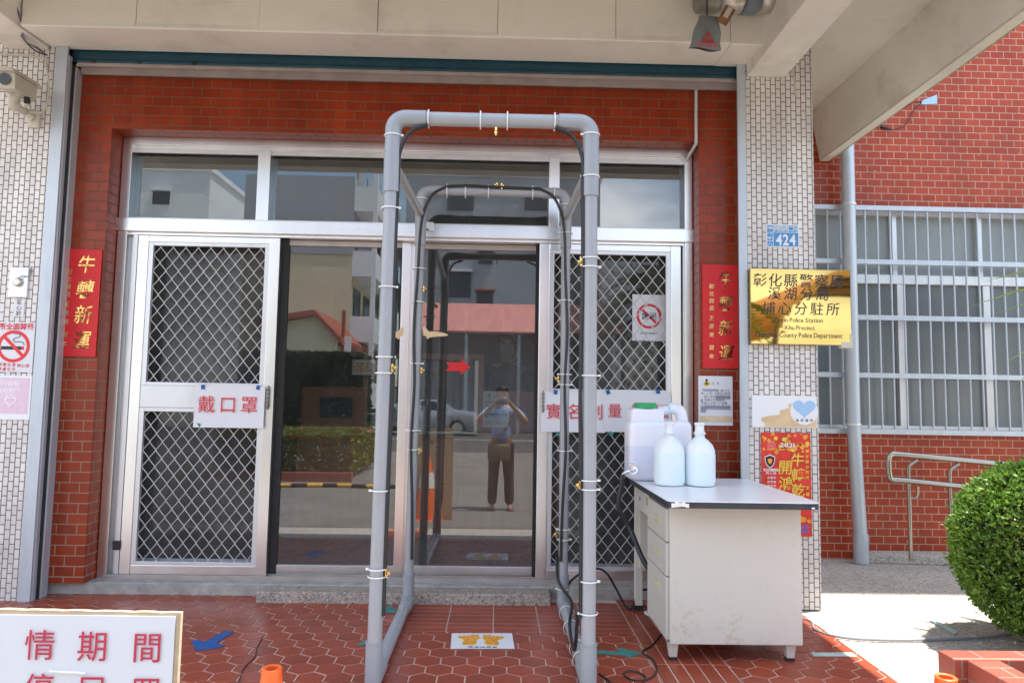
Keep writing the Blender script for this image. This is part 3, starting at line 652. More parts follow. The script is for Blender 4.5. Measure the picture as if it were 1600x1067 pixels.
def screen_door(x0, x1, label):
    t = thing('screen_door', label, 'screen door', ((x0 + x1) / 2, .28, .09), 'screen doors of the entrance')
    Y0, Y1 = .262, .300; z0, z1 = .092, 2.228; sl, sr = .066, .066
    B(x0, x0 + sl, Y0, Y1, z0, z1).build('stile', 'alu', t, bevel=.003); B(x1 - sr, x1, Y0, Y1, z0, z1).build('stile', 'alu', t, bevel=.003)
    m = MB(); m.box(x0 + sl, x1 - sr, Y0 + .003, Y1, z1 - .04, z1); m.build('top_rail', 'alu', t, bevel=.003)
    B(x0 + sl, x1 - sr, Y0 + .003, Y1, z0, z0 + .06).build('bottom_rail', 'alu', t, bevel=.003)
    B(x0 + sl, x1 - sr, Y0 + .003, Y1, 1.125, 1.265).build('middle_rail', 'aluw', t, bevel=.004)
    hz = ((z0 + .06, 1.125), (1.265, z1 - .04))
    for a, b in hz:
        m = MB(); m.box(x0 + sl, x0 + sl + .03, Y0 + .006, Y1 - .006, a, b); m.box(x1 - sr - .03, x1 - sr, Y0 + .006, Y1 - .006, a, b); m.box(x0 + sl + .03, x1 - sr - .03, Y0 + .006, Y1 - .006, a, a + .022); m.box(x0 + sl + .03, x1 - sr - .03, Y0 + .006, Y1 - .006, b - .024, b)
        m.build('bead', 'aluw', t, bevel=.002)
    xa, xb = x0 + sl + .03, x1 - sr - .03; P, T = .0805, .104
    for a, b in hz:
        m = MB(); a2, b2 = a + .022, b - .024; n = int((xb - xa) / (P / 2)) + 1
        for i in range(-1, n + 1):
            pts = []; k = 0; zz = a2
            while zz <= b2 + .001:
                ph = 2 * math.pi * (zz / T); w = math.asin(math.sin(ph) * .93) / math.asin(.93)
                x = xa + (i + .5) * P / 2 + (1 if i % 2 else -1) * w * (P / 4 - .0012)
                pts.append((min(max(x, xa - .002), xb + .002), .283, zz)); zz += T / 12
            run = [q for q in pts]
            if all(q[0] <= xa or q[0] >= xb for q in run): continue
            m.tube(run, .0031, 5, caps=False)
        m.build('wire_mesh', 'wire', t, smooth=True)
    return t
SD = screen_door(-2.332, -1.425, 'silver diamond mesh screen door with the wear a mask notice, left of the glass doors')
SD2 = screen_door(.255, 1.178, 'silver diamond mesh screen door behind the white jug, with the real name notice')
for rt, x, sd in ((SD, -1.458, 1), (SD2, .288, -1)):
    h = MB(); z = 1.20; h.tube([(x, .255, z - .075), (x, .250, z - .06), (x, .250, z + .06), (x, .255, z + .075)], [.004, .008, .008, .004], 10)
    for k in range(5): h.torus((x, .248, z - .05 + k * .025), (0, 0, 1), .009, .003, 10, 5)
    h.build('pull_handle', 'motor1', rt, smooth=True)
def glass_door(x0, x1, y, label, left):
    t = thing('glass_door', label, 'sliding door', ((x0 + x1) / 2, y, .09), 'sliding glass doors')
    z0, z1 = .088, 2.228
    m = MB(); m.box(x0, x0 + .055, y - .016, y + .016, z0, z1); m.build('stile', 'alu' if not left else 'dark', t, bevel=.002)
    B(x1 - .055, x1, y - .016, y + .016, z0, z1).build('stile', 'alu' if left else 'dark', t, bevel=.002)
    B(x0 + .055, x1 - .055, y - .016, y + .016, z0, z0 + .062).build('bottom_rail', 'alu', t, bevel=.002)
    B(x0 + .055, x1 - .055, y - .016, y + .016, z1 - .035, z1).build('top_rail', 'barg', t, bevel=.002)
    B(x0 + .053, x1 - .053, y - .003, y + .003, z0 + .06, z1 - .033).build('pane', 'glass', t)
    return t
glass_door(-1.435, -.588, .335, 'left sliding glass door beside the mask notice screen', True)
glass_door(-.60, .29, .352, 'right sliding glass door with the red arrow on it', False)

# ------------------------------------------------------------------ interior
tag(B(-2.69, 1.69, .51, 8.99, .05, .0725).build('interior_floor', 'terrazzo'), kind='structure')
m = MB(); m.box(-2.69, -2.6, .46, 8.9, .0726, 2.95); m.box(1.6, 1.69, .46, 8.9, .0726, 2.95); m.box(-2.6, 1.6, 6.9, 7.0, .0726, 2.95); tag(m.build('interior_wall', 'inwall'), kind='structure')
tag(B(-2.6, 1.6, .46, 6.9, 2.951, 2.99).build('interior_ceiling', 'inwall'), kind='structure')
CYI = 1.75
def reception():
    t = thing('reception_counter', 'brown reception counter with a framed glass window inside the station', 'counter', (-.6, 2, .07))
    a = U(470, 603, CYI); b = U(580, 676, CYI); c = U(838, 676, CYI)
    z0 = .0726; zl = b[2]
    B(a[0] - .02, c[0] + .3, CYI + .03, CYI + .5, z0, zl - .03).build('front_panel', 'counter', t)
    B(a[0] - .06, c[0] + .3, CYI - .10, CYI + .5, zl - .03, zl).build('ledge', 'counterd', t, bevel=.006)
    x1 = U(578, 640, CYI)[0]
    B(a[0], x1 - .045, CYI, CYI + .08, zl, a[2]).build('screen_panel', 'counter', t, bevel=.03)
    w0 = U(576, 560, CYI); w1 = U(757, 560, CYI)
    m = MB(); zt = w0[2]
    m.box(w0[0] - .04, w0[0], CYI, CYI + .06, zl, zt); m.box(w1[0] - .05, w1[0], CYI, CYI + .06, zl, zt); m.box(w0[0] - .04, w1[0], CYI, CYI + .06, zt, zt + .05); m.build('window_frame', 'counter', t, bevel=.004)
    m = MB(); m.box(w0[0] + .001, w1[0] - .05, CYI + .01, CYI + .03, zl + .001, zl + .02); m.box(w1[0] - .08, w1[0] - .051, CYI + .01, CYI + .05, zl + .021, zt - .001); m.build('sliding_track', 'alu', t)
    B(w0[0] + .001, w1[0] - .081, CYI + .035, CYI + .04, zl + .021, zt - .001).build('service_window', 'glass', t)
    n0 = U(757, 610, CYI); B(w1[0] + .001, c[0] + .3, CYI, CYI + .08, zl, n0[2]).build('side_panel', 'counter', t, bevel=.004)
    return zl
ZL = reception()
a, b = U(500, 620, CYI - .03), U(549, 653, CYI - .03)
t = thing('monitor', 'small dark monitor on the brown counter panel', 'monitor', ((a[0] + b[0]) / 2, CYI - .02, b[2]))
B(a[0], b[0], CYI - .03, CYI - .002, b[2], a[2]).build('casing', 'black', t, bevel=.004); B(a[0] + .012, b[0] - .012, CYI - .034, CYI - .0305, b[2] + .015, a[2] - .012).build('display', 'screen', t)
def notice(name, label, cat, x0, x1, z0, z1, y, scale=1, seed=1, group=None):
    t = thing(name, label, cat, ((x0 + x1) / 2, y, z0), group)
    wavy_sheet(x0, x1, z0, z1, y, .0015, seed=seed).build('sheet', 'paper', t, smooth=True)
    w = x1 - x0; h = z1 - z0; yy = y - .0042
    # emblem: dark disc above golden wings
    ex, ez = x0 + .24 * w, z1 - .145 * h
    d = MB(); d.prism([(ex + .034 * w * math.cos(k * math.pi / 8), yy, ez + .055 * h + .026 * h * math.sin(k * math.pi / 8)) for k in range(16)], (0, .001, 0)); d.build('emblem_disc', 'blackink', t)
    g = MB()
    for sgn in (-1, 1):
        for k in range(4):
            an = .25 + k * .42; L_ = .105 * w * (1 - .1 * k); cx, cz = ex, ez - .03 * h
            dx, dz = sgn * math.cos(an), math.sin(an); nx_, nz_ = -dz, dx
            g.prism([(cx + nx_ * .012 * w, yy, cz + nz_ * .012 * w), (cx + dx * L_ + nx_ * .02 * w, yy, cz + dz * L_ + nz_ * .02 * w), (cx + dx * L_ - nx_ * .02 * w, yy, cz + dz * L_ - nz_ * .02 * w), (cx - nx_ * .012 * w, yy, cz - nz_ * .012 * w)], (0, .001, 0))
    g.prism([(ex + .07 * w * math.cos(k * math.pi / 8), yy + .0002, ez - .035 * h + .03 * h * math.sin(k * math.pi / 8)) for k in range(16)], (0, .001, 0)); g.build('emblem_wings', 'goldink', t)
    m = MB(); m.box(x0 + .03 * w, x1 - .03 * w, yy, yy + .001, z0 + .075 * h, z0 + .19 * h); m.build('orange_band', 'tan', t)
    m = MB(); m.box(x0 + .5 * w, x1 - .07 * w, yy + .0003, yy + .001, z1 - .465 * h, z1 - .40 * h); m.box(x0 + .06 * w, x0 + .13 * w, yy + .0003, yy + .001, z1 - .53 * h, z1 - .47 * h); m.box(x0 + .06 * w, x1 - .07 * w, yy + .0003, yy + .001, z1 - .68 * h, z1 - .615 * h); m.box(x0 + .06 * w, x0 + .22 * w, yy + .0003, yy + .001, z1 - .745 * h, z1 - .69 * h); m.build('highlight_mark', 'hi', t)
    tx = Txt(yy - .0005); tx.row('公告', x0 + .36 * w, x0 + .64 * w, z1 - .15 * h, .075 * w, .01)
    for r, s in enumerate(('「新型冠狀病毒，自109', '年12月1日起洽公民眾', '，進入本所請佩戴口罩', '，本轄公共運輸等，', '亦請入公所一律請戴', '口罩量測體溫並實名制', '登記')):
        n = len(s); tx.row(s, x0 + .07 * w, x0 + .07 * w + .86 * w * min(1, n / 10), z1 - (.29 + .065 * r) * h, .085 * w, .004)
    tx.build('lettering', 'greyink', t)
    tx = Txt(yy - .0005); tx.row('保護自己也保護他人', x0 + .2 * w, x1 - .2 * w, z0 + .155 * h, .05 * w, .004); tx.row('感謝您的配合', x0 + .3 * w, x1 - .3 * w, z0 + .105 * h, .05 * w, .004); tx.build('band_lettering', 'whiteink', t)
    return t
a, b = U(1091, 587, .115), U(1145, 665, .115); notice('paper_notice', 'printed notice with emblem and orange band taped to red brick right of the doors', 'notice', a[0], b[0], b[2], a[2], .115)
a, b = U(755, 611, CYI - .01), U(795, 668, CYI - .01); notice('paper_notice', 'printed notice with emblem fixed to the brown counter inside', 'notice', a[0], b[0], b[2], a[2], CYI - .006, seed=3)
# pale interior sign
a, b = U(551, 562, 1.66), U(592, 586, 1.66); t = thing('counter_sign', 'pale sign with orange lettering beside the counter window', 'sign', (a[0], 1.66, ZL))
B(a[0], b[0] + .05, 1.655, 1.665, b[2], a[2]).build('board', 'paper', t); tx = Txt(1.653); tx.row('洲誌公', a[0], b[0], (a[2] + b[2]) / 2, .09, .01); tx.build('lettering', 'orange_print', t)
B(b[0] - .02, b[0], 1.656, 1.664, ZL + .001, b[2]).build('post', 'alu', t)
# clear container on the ledge
a = U(657, 674, 1.70); MBc = MB().lathe([(.05, 0), (.052, .004), (.052, .2), (.056, .205), (.056, .235), (.02, .24)], (a[0], 1.70, ZL), 20); tag(MBc.build('plastic_canister', 'paper', smooth=True), 'white lidded canister on the reception ledge', 'canister')
# sticker arrow and planes on the glass
a = U(716, 573, .333); sx = U(735, 573, .333)[0] - a[0]
q = lambda u, v: (a[0] + u * sx, .333 + .0, a[2] + v * sx)
m = MB().prism([q(-1.05, .35), q(.25, .35), q(.2, .68), q(1, 0), q(.2, -.68), q(.25, -.35), q(-1.05, -.35), q(-.7, 0)], (0, .0015, 0)); tag(m.build('arrow_sticker', 'redpaper'), 'red arrow sticker on the right glass door pointing right', 'sticker')
for cx, lab, sg in ((680, 'gold aeroplane sticker on the right glass door, nose to the right', 1), (611, 'gold aeroplane sticker on the left glass door, half behind the front pipe', -1)):
    yy = .334 if sg > 0 else .318; a = U(cx, 522, yy); k = U(cx + 22, 522, yy)[0] - a[0]
    q = lambda u, v: (a[0] + sg * u * k, yy, a[2] + v * k)
    m = MB().prism([q(-.9, .5), q(-.75, .5), q(-.45, .18), q(-.05, .2), q(.5, .12), q(.85, .02), q(.95, -.07), q(.7, -.14), q(.2, -.17), q(-.4, -.25), q(-.5, -.35), q(-.62, -.33), q(-.6, -.18), q(-.85, -.1)], (0, .0015, 0)); tag(m.build('aeroplane_sticker', 'tan'), lab, 'sticker')

# no-photo sign behind the right screen
a, b = U(988, 460, .362), U(1040, 533, .362)
def prohibition(name, label, x0, x1, z0, z1, y, cx, cz, R_, ringmat, diag):
    t = thing(name, label, 'sign', ((x0 + x1) / 2, y, z0))
    MB().box(x0, x1, y, y + .003, z0, z1).build('panel', 'paper', t)
    m = MB(); n = 40; vs = []; fs = []
    for yy in (y - .0012, y - .0002):
        for k in range(n):
            an = 2 * math.pi * k / n
            for r in (R_ * .80, R_): vs.append((cx + r * math.cos(an), yy, cz + r * math.sin(an)))
    for k in range(n):
        k2 = (k + 1) % n; A, Bq, C_, D = 2 * k, 2 * k + 1, 2 * k2 + 1, 2 * k2; o = 2 * n
        fs += [(A, Bq, C_, D), (A + o, D + o, C_ + o, Bq + o), (Bq, Bq + o, C_ + o, C_), (A, D, D + o, A + o)]
    m.raw(vs, fs)
    w = R_ * .10; c_, s_ = math.cos(diag), math.sin(diag); L2 = R_ * .82
    m.prism([(cx + c_ * L2 - s_ * w, y - .0014, cz + s_ * L2 + c_ * w), (cx - c_ * L2 - s_ * w, y - .0014, cz - s_ * L2 + c_ * w), (cx - c_ * L2 + s_ * w, y - .0014, cz - s_ * L2 - c_ * w), (cx + c_ * L2 + s_ * w, y - .0014, cz + s_ * L2 - c_ * w)], (0, .001, 0))
    m.build('ban_ring', ringmat, t); return t
t = prohibition('prohibition_sign', 'white sheet with a red prohibition ring behind the right mesh screen', a[0], b[0], b[2], a[2], .360, (a[0] + b[0]) / 2, (a[2] + b[2]) / 2 + .01, .083, 'redink', -.75)
tx = Txt(.3582); cxm = (a[0] + b[0]) / 2; czm = (a[2] + b[2]) / 2 + .01; tx.row('謝絕', cxm - .05, cxm + .05, czm, .05, .01); tx.row('訪客請洽值班台', cxm - .06, cxm + .06, b[2] + .05, .016); tx.build('lettering', 'blackink', t)

# ------------------------------------------------------------------ red spring couplets
def banner(x0, x1, z0, z1, label, side):
    t = thing('red_banner', label, 'banner', ((x0 + x1) / 2, .11, z0), 'red paper banners beside the doors')
    wavy_sheet(x0, x1, z0, z1, .113, .0012, 8, 20, seed=5 + side).build('paper', 'redpaper', t, smooth=True)
    w = x1 - x0; h = z1 - z0; tx = Txt(.1098, .14); cx = x0 + w * .66
    for i, ch in enumerate('牛轉新運'): tx.cjk(ch, cx - (.012 * i if side == 0 else 0) * 0, z1 - h * (.14 + .237 * i), w * .47, .006, .9)
    tx.build('lettering', 'foil', t)
    tx = Txt(.1098, .1); tx.colm('彰化縣長', x0 + w * .26, z1 - h * .18, z1 - h * .46, w * .15, .004); tx.colm('王惠美', x0 + w * .25, z1 - h * .48, z1 - h * .72, w * .15, .004); tx.colm('賀年', x0 + w * .25, z1 - h * .76, z1 - h * .93, w * .15, .004)
    tx.build('small_lettering', 'gold', t); return t
a, b = U(94, 389, .113), U(160, 389, .113); c2, d2 = U(88, 556, .113), U(150, 556, .113)
banner(a[0] - .0, b[0], c2[2], a[2], 'red paper banner with gold brush lettering on the brick left of the doors', 0)
a, b = U(1097, 413, .113), U(1154, 576, .113)
banner(a[0], b[0], b[2], a[2], 'red paper banner with gold brush lettering on the brick right of the doors', 1)

# ------------------------------------------------------------------ paper notices on the screens
def paper_sign(pa, pb, label, rows, mat, y, seed):
    a, b = U(*pa, y), U(*pb, y); t = thing('paper_sign', label, 'paper sign', ((a[0] + b[0]) / 2, y, b[2]), 'red lettered paper signs taped on the screens')
    wavy_sheet(a[0], b[0], b[2], a[2], y, .004, seed=seed, curl=.006).build('sheet', 'paper', t, smooth=True)
    for s, x0, x1, py, size in rows:
        tx = Txt(y - .0105); zc = U((pa[0] + pb[0]) / 2, py, y)[2]; tx.row(s, U(x0, py, y)[0], U(x1, py, y)[0], zc, size, .0); tx.build('lettering', mat, t)
    return t
def tapes(t, lst, y):
    for px, py, mt in lst:
        p = U(px, py, y); MB().box(p[0] - .012, p[0] + .012, y - .008, y - .0065, p[2] - .016, p[2] + .012, Matrix.Rotation(random.uniform(-.4, .4), 3, 'Y')).build('tape_piece', mt, t)
t = paper_sign((306, 602), (412, 669), 'white paper reading wear a mask taped to the left screen door', [('戴口罩', 307, 407, 632, .115)], 'redink', .252, 3); tapes(t, [(318, 604, 'tapeb'), (404, 605, 'tapeb'), (311, 664, 'tapeg')], .252)
t = paper_sign((845, 611), (945, 676), 'white paper reading real name system on the right screen door, behind the pipes', [('實名制', 849, 946, 643, .105)], 'redink', .252, 5); tapes(t, [(868, 612, 'tapeb'), (872, 677, 'tapeg')], .252)
t = paper_sign((943, 611), (1048, 676), 'white paper on the right screen door mostly hidden by the white jug', [('量體溫', 942, 1052, 642, .095)], 'redink', .250, 8); tapes(t, [(950, 612, 'tapeb'), (1028, 611, 'tapeb'), (955, 677, 'tapeg')], .250)

# ------------------------------------------------------------------ signs on the right column
a, b = U(1197, 350, -.006), U(1249, 387, -.006)
t = thing('house_number_plate', 'small blue house number plate reading 424 on the tiled column', 'number plate', ((a[0] + b[0]) / 2, -.004, b[2]))
x0, x1, z0, z1 = a[0], b[0], b[2], a[2]; w, h = x1 - x0, z1 - z0
B(x0, x1, -.006, -.001, z0, z1).build('plate', 'whiteink', t, bevel=.002)
m = MB(); m.box(x0 + .03 * w, x0 + .2 * w, -.0075, -.0055, z0 + .28 * h, z1 - .05 * h); m.box(x0 + .03 * w, x0 + .2 * w, -.0075, -.0055, z0 + .04 * h, z0 + .25 * h); m.box(x0 + .22 * w, x1 - .03 * w, -.0075, -.0055, z0 + .66 * h, z1 - .05 * h); m.box(x0 + .22 * w, x1 - .03 * w, -.0075, -.0055, z0 + .04 * h, z0 + .63 * h); m.build('enamel_field', 'blueplate', t)
tx = Txt(-.0085); tx.latin('424', x0 + .29 * w, x1 - .09 * w, z0 + .1 * h, z0 + .57 * h, .025); tx.row('員鹿路二段', x0 + .23 * w, x1 - .03 * w, z0 + .81 * h, .042, .004)
tx.colm('埔心鄉', x0 + .08 * w, z1 - .06 * h, z0 + .28 * h, .022, .0); tx.colm('義民村', x0 + .155 * w, z1 - .06 * h, z0 + .28 * h, .022, .0); tx.row('八', x0 + .04 * w, x0 + .19 * w, z0 + .14 * h, .026, .01); tx.build('lettering', 'whiteink', t)

a, b = U(1172, 419, -.045), U(1331, 540, -.045); x0, x1, z0, z1 = a[0], b[0], b[2], a[2]; w, h = x1 - x0, z1 - z0
t = thing('brass_plaque', 'polished brass police station plaque on the right tiled column', 'plaque', ((x0 + x1) / 2, -.03, z0))
B(x0, x1, -.045, -.012, z0, z1).build('plate', 'plaque', t, bevel=.0025)
B(x1 - .065, x1 + .008, -.047, -.008, z0 - .015, z0 + .022).build('corner_bracket', 'beigecable', t, bevel=.003)
B(x1 - .014, x1 + .008, -.0465, -.008, z0 + .0225, z0 + .07).build('corner_bracket', 'beigecable', t, bevel=.003)
B(x0 + .03, x0 + .3, -.012, -.0005, z0 + .05, z1 - .05).build('standoff', 'wood', t)
tx = Txt(-.0458, .08); tx.row('彰化縣警察局', x0 + .02 * w, x1 - .06 * w, z1 - .155 * h, .088, .006); tx.row('溪湖分局', x0 + .16 * w, x1 - .2 * w, z1 - .33 * h, .084, .006); tx.row('埔心分駐所', x0 + .1 * w, x1 - .1 * w, z1 - .525 * h, .084, .006)
tx.build('brush_lettering', 'blackink', t)
tx = Txt(-.0458); tx.latin('Puxin Police Station', x0 + .24 * w, x0 + .72 * w, z1 - .705 * h, z1 - .645 * h, .012); tx.latin('Xihu Precinct', x0 + .33 * w, x0 + .64 * w, z1 - .805 * h, z1 - .745 * h, .012); tx.latin('Changhua County Police Department', x0 + .045 * w, x0 + .91 * w, z1 - .905 * h, z1 - .84 * h, .012); tx.build('english_lettering', 'blackink', t)

a, b = U(1175, 617, -.014), U(1277, 669, -.014); x0, x1, z0, z1 = a[0], b[0], b[2], a[2]; w, h = x1 - x0, z1 - z0
t = thing('service_sign', 'white sign with tan skyline and round badge above the red poster', 'sign', ((x0 + x1) / 2, -.01, z0))
B(x0, x1, -.014, -.001, z0, z1).build('panel', 'whiteink', t, bevel=.003)
sk_ = [(.14, .30), (.30, .38), (.42, .40), (.43, .55), (.50, .55), (.51, .60), (.56, .60), (.565, .75), (.60, .75), (.61, .62), (.66, .55), (.72, .40), (.985, .30), (.985, .03), (.20, .03), (.19, .14), (.14, .2)]
MB().prism([(x0 + u * w, -.0158, z0 + v * h) for u, v in sk_], (0, .0015, 0)).build('skyline_print', 'tan', t)
bx, bz, rr = x0 + .80 * w, z0 + .54 * h, .44 * h
MB().prism([(bx + rr * math.cos(k * math.pi / 14), -.0172, bz - .03 * h + rr * .93 * math.sin(k * math.pi / 14)) for k in range(28)], (0, .0012, 0)).build('badge_field', 'whiteink', t)
hp = []
for k in range(40):
    an = 2 * math.pi * k / 40; hp.append((bx + 16 * math.sin(an) ** 3 / 17 * .36 * h * 1.05, -.0184, bz + .08 * h + (13 * math.cos(an) - 5 * math.cos(2 * an) - 2 * math.cos(3 * an) - math.cos(4 * an)) / 17 * .33 * h))
MB().prism(hp, (0, .0011, 0)).build('heart_print', 'sky_print', t)
tx = Txt(-.0186); tx.row('為民服務', bx - .3 * h, bx + .3 * h, bz - .3 * h, .018, .012); tx.build('lettering', 'blackink', t)

a, b = U(1189, 675, -.010), U(1269, 838, -.010); x0, x1, z0, z1 = a[0], b[0], b[2], a[2]; w, h = x1 - x0, z1 - z0
t = thing('new_year_poster', 'red new year poster with yellow brush lettering behind the desk', 'poster', ((x0 + x1) / 2, -.008, z0))
wavy_sheet(x0, x1, z0, z1, -.008, .0015, 8, 14, seed=9).build('sheet', pm('poster_red', (.66, .035, .02), .45, var=.25, scale=9), t, smooth=True)
rnd = random.Random(3); m = MB(); m2 = MB()
for k in range(46):
    u, v = (rnd.uniform(.02, .95), rnd.uniform(.80, .985)) if k < 36 else (rnd.uniform(.65, .95), rnd.uniform(.13, .2)); r = rnd.uniform(.018, .045) * w * (1.4 if k >= 36 else 1)
    (m if k % 3 else m2).prism([(x0 + u * w + r * math.cos(q * math.pi / 5), -.0125 - .0001 * (k % 7), z0 + v * h + r * math.sin(q * math.pi / 5)) for q in range(10)], (0, .0008, 0))
m.build('blossom_print', 'orange_print', t); m2.build('gold_print', 'goldink', t)
MB().prism([(x0 + u * w, -.0128, z0 + v * h) for u, v in ((.12, .845), (.28, .845), (.3, .89), (.2, .915), (.1, .89))], (0, .0008, 0)).build('lantern_print', pm('lantern_pink', (.7, .12, .12), .5), t)
sx0, sz0, sw, shh = x0 + .17 * w, z0 + .72 * h, .105 * w, .062 * h
def shield(k, y): return [(sx0 + sw * k * u, y, sz0 + shh * k * v) for u, v in ((-1, .75), (-.5, .85), (0, 1.05), (.5, .85), (1, .75), (.95, -.1), (.6, -.7), (0, -1.1), (-.6, -.7), (-.95, -.1))]
MB().prism(shield(1.0, -.0132), (0, .0009, 0)).build('shield_rim', 'whiteink', t); MB().prism(shield(.86, -.0142), (0, .0009, 0)).build('shield_field', 'blackink', t); MB().prism([(p_[0], -.0150, p_[2]) for p_ in shield(.42, 0)], (0, .0007, 0)).build('shield_charge', 'orange_print', t)
tx = Txt(-.0132, .1); tx.colm('牛轉乾坤', x0 + .73 * w, z1 - .19 * h, z1 - .78 * h, .085, .012); tx.colm('開鴻運', x0 + .48 * w, z1 - .26 * h, z1 - .73 * h, .09, .012)
tx.latin('HAPPY NEW YEAR', x0 + .12 * w, x0 + .66 * w, z1 - .175 * h, z1 - .155 * h, .02)
tx.colm('溪湖分局分駐所', x0 + .92 * w, z1 - .1 * h, z1 - .46 * h, .022, .02); tx.colm('全體同仁', x0 + .92 * w, z1 - .5 * h, z1 - .75 * h, .022, .02); tx.build('yellow_lettering', 'goldink', t)
tx = Txt(-.0136); tx.latin('2021', x0 + .38 * w, x0 + .68 * w, z1 - .14 * h, z1 - .1 * h, .02)
tx.row('彰化縣警察局', x0 + .04 * w, x0 + .34 * w, z1 - .365 * h, .019, .012); tx.row('關心您', x0 + .08 * w, x0 + .3 * w, z1 - .395 * h, .019, .012)
for j, s in enumerate(('反詐騙專線', '報案專線一', '防疫專線一')): tx.colm(s, x0 + (.14 + .06 * j) * w, z1 - .42 * h, z1 - .62 * h, .016, .014)
tx.build('white_lettering', 'whiteink', t)
B(x0 + .66 * w, x0 + .93 * w, -.0138, -.0130, z0 + .03 * h, z0 + .11 * h).build('purple_print', pm('purple_print', (.28, .10, .30), .5, var=.4, scale=60), t)

# ------------------------------------------------------------------ signs on the left column
def Lc(px, py): return U(px, py, -.008)
a, b = Lc(-26, 502), Lc(51, 582)
R_ = U(21, 541, -.01); e = U(46.5, 541, -.01)[0] - R_[0]
t = prohibition('no_smoking_sign', 'white no smoking sign with red ring on the left tiled column', a[0], b[0] - .004, b[2], a[2], -.008, R_[0], R_[2], e, pm('sign_red', (.72, .025, .03), .45), -.78)
x0, x1, z0, z1 = a[0], b[0], b[2], a[2]
tx = Txt(-.0098); tx.row('本場所全面禁菸', x1 - .30, x1 - .01, z1 - .028, .042, .02); tx.row('彰化縣衛生局', x1 - .26, x1 - .10, z0 + .045, .022, .01); tx.row('關心您', x1 - .095, x1 - .02, z0 + .04, .022, .01); tx.row('大家健康生活', x1 - .26, x1 - .10, z0 + .018, .022, .01); tx.build('lettering', 'redink', t)
B(R_[0] - .073, R_[0] + .045, -.0092, -.0083, R_[2] - .02, R_[2] + .0).build('cigarette_print', 'blackink', t); B(R_[0] + .046, R_[0] + .062, -.0092, -.0083, R_[2] - .02, R_[2]).build('ember_print', 'redink', t)
sm = [(R_[0] + x, -.0088, R_[2] + z) for x, z in ((.062, .008), (.055, .022), (.035, .028), (.01, .026), (-.004, .036), (.004, .05), (.024, .054), (.034, .062), (.026, .074), (.004, .076), (-.01, .082))]
MB().tube(bez(sm, 5), .0028, 6).build('smoke_print', 'greyink', t)
a, b = Lc(-30, 586), Lc(45, 656); x0, x1, z0, z1 = a[0], b[0], b[2], a[2]
t = thing('pink_poster', 'faded pink heart poster below the no smoking sign', 'poster', ((x0 + x1) / 2, -.006, z0)); B(x0, x1, -.006, -.001, z0, z1).build('panel', 'whiteink', t); B(x0 + .01, x1 - .012, -.0072, -.0058, z0 + .035, z1 - .012).build('pink_print', 'pink', t)
hc = U(17, 627, -.006); hp = []
for s in (1.0, .72):
    for k in range(36): an = 2 * math.pi * k / 36; hp.append((hc[0] + .036 * s * math.sin(an) ** 3, hc[2] + .034 * s * (13 * math.cos(an) - 5 * math.cos(2 * an) - 2 * math.cos(3 * an) - math.cos(4 * an)) / 16))
m = MB(); vs = [(x, y, z) for y in (-.0092, -.0074) for x, z in hp]; m.raw(vs, [f for k in range(36) for f in ((k, (k + 1) % 36, 36 + (k + 1) % 36, 36 + k), (k, 72 + k, 72 + (k + 1) % 36, (k + 1) % 36), (36 + k, 36 + (k + 1) % 36, 108 + (k + 1) % 36, 108 + k))]); m.build('heart_outline', 'pinkw', t)
tx = Txt(-.0076); tx.row('本場所設有', x1 - .24, x1 - .07, z1 - .045, .036, .014); tx.row('自動體外', x1 - .2, x1 - .06, z1 - .088, .036, .014); tx.latin('AED', x1 - .15, x1 - .09, z1 - .125, z1 - .108, .01); tx.build('lettering', 'pinkw', t)
a, b = Lc(17, 418), Lc(43, 465); x0, x1, z0, z1 = a[0], b[0], b[2], a[2]
t = thing('call_button', 'white call button plate with a grey knob on the left tiled column', 'call button', ((x0 + x1) / 2, -.01, z0)); B(x0, x1, -.016, -.001, z0, z1).build('plate', 'aluw', t, bevel=.003)
m = MB(); m.tube([((x0 + x1) / 2, -.016, (z0 + z1) / 2), ((x0 + x1) / 2, -.03, (z0 + z1) / 2), ((x0 + x1) / 2, -.036, (z0 + z1) / 2)], [.026, .026, .02], 18); m.build('knob', 'motor2', t, smooth=True)
MB().tube(bez([((x0 + x1) / 2 + .005, -.03, (z0 + z1) / 2 + .02), ((x0 + x1) / 2 + .03, -.028, (z0 + z1) / 2 + .036), (x1 + .008, -.012, (z0 + z1) / 2 + .04), (x1 + .01, -.006, (z0 + z1) / 2 + .1)], 6), .003, 6).build('wire', 'greycable', t)
a, b = Lc(22, 466), Lc(36, 495); x0, x1, z0, z1 = a[0], b[0], b[2], a[2]
t = thing('bell_label', 'small white label with three characters below the call button', 'label', ((x0 + x1) / 2, -.004, z0)); B(x0, x1, -.004, -.0008, z0, z1).build('sheet', 'paper', t); tx = Txt(-.0046); tx.colm('愛心鈴', (x0 + x1) / 2, z1 - .004, z0 + .004, .033, .006); tx.build('lettering', 'blackink', t)

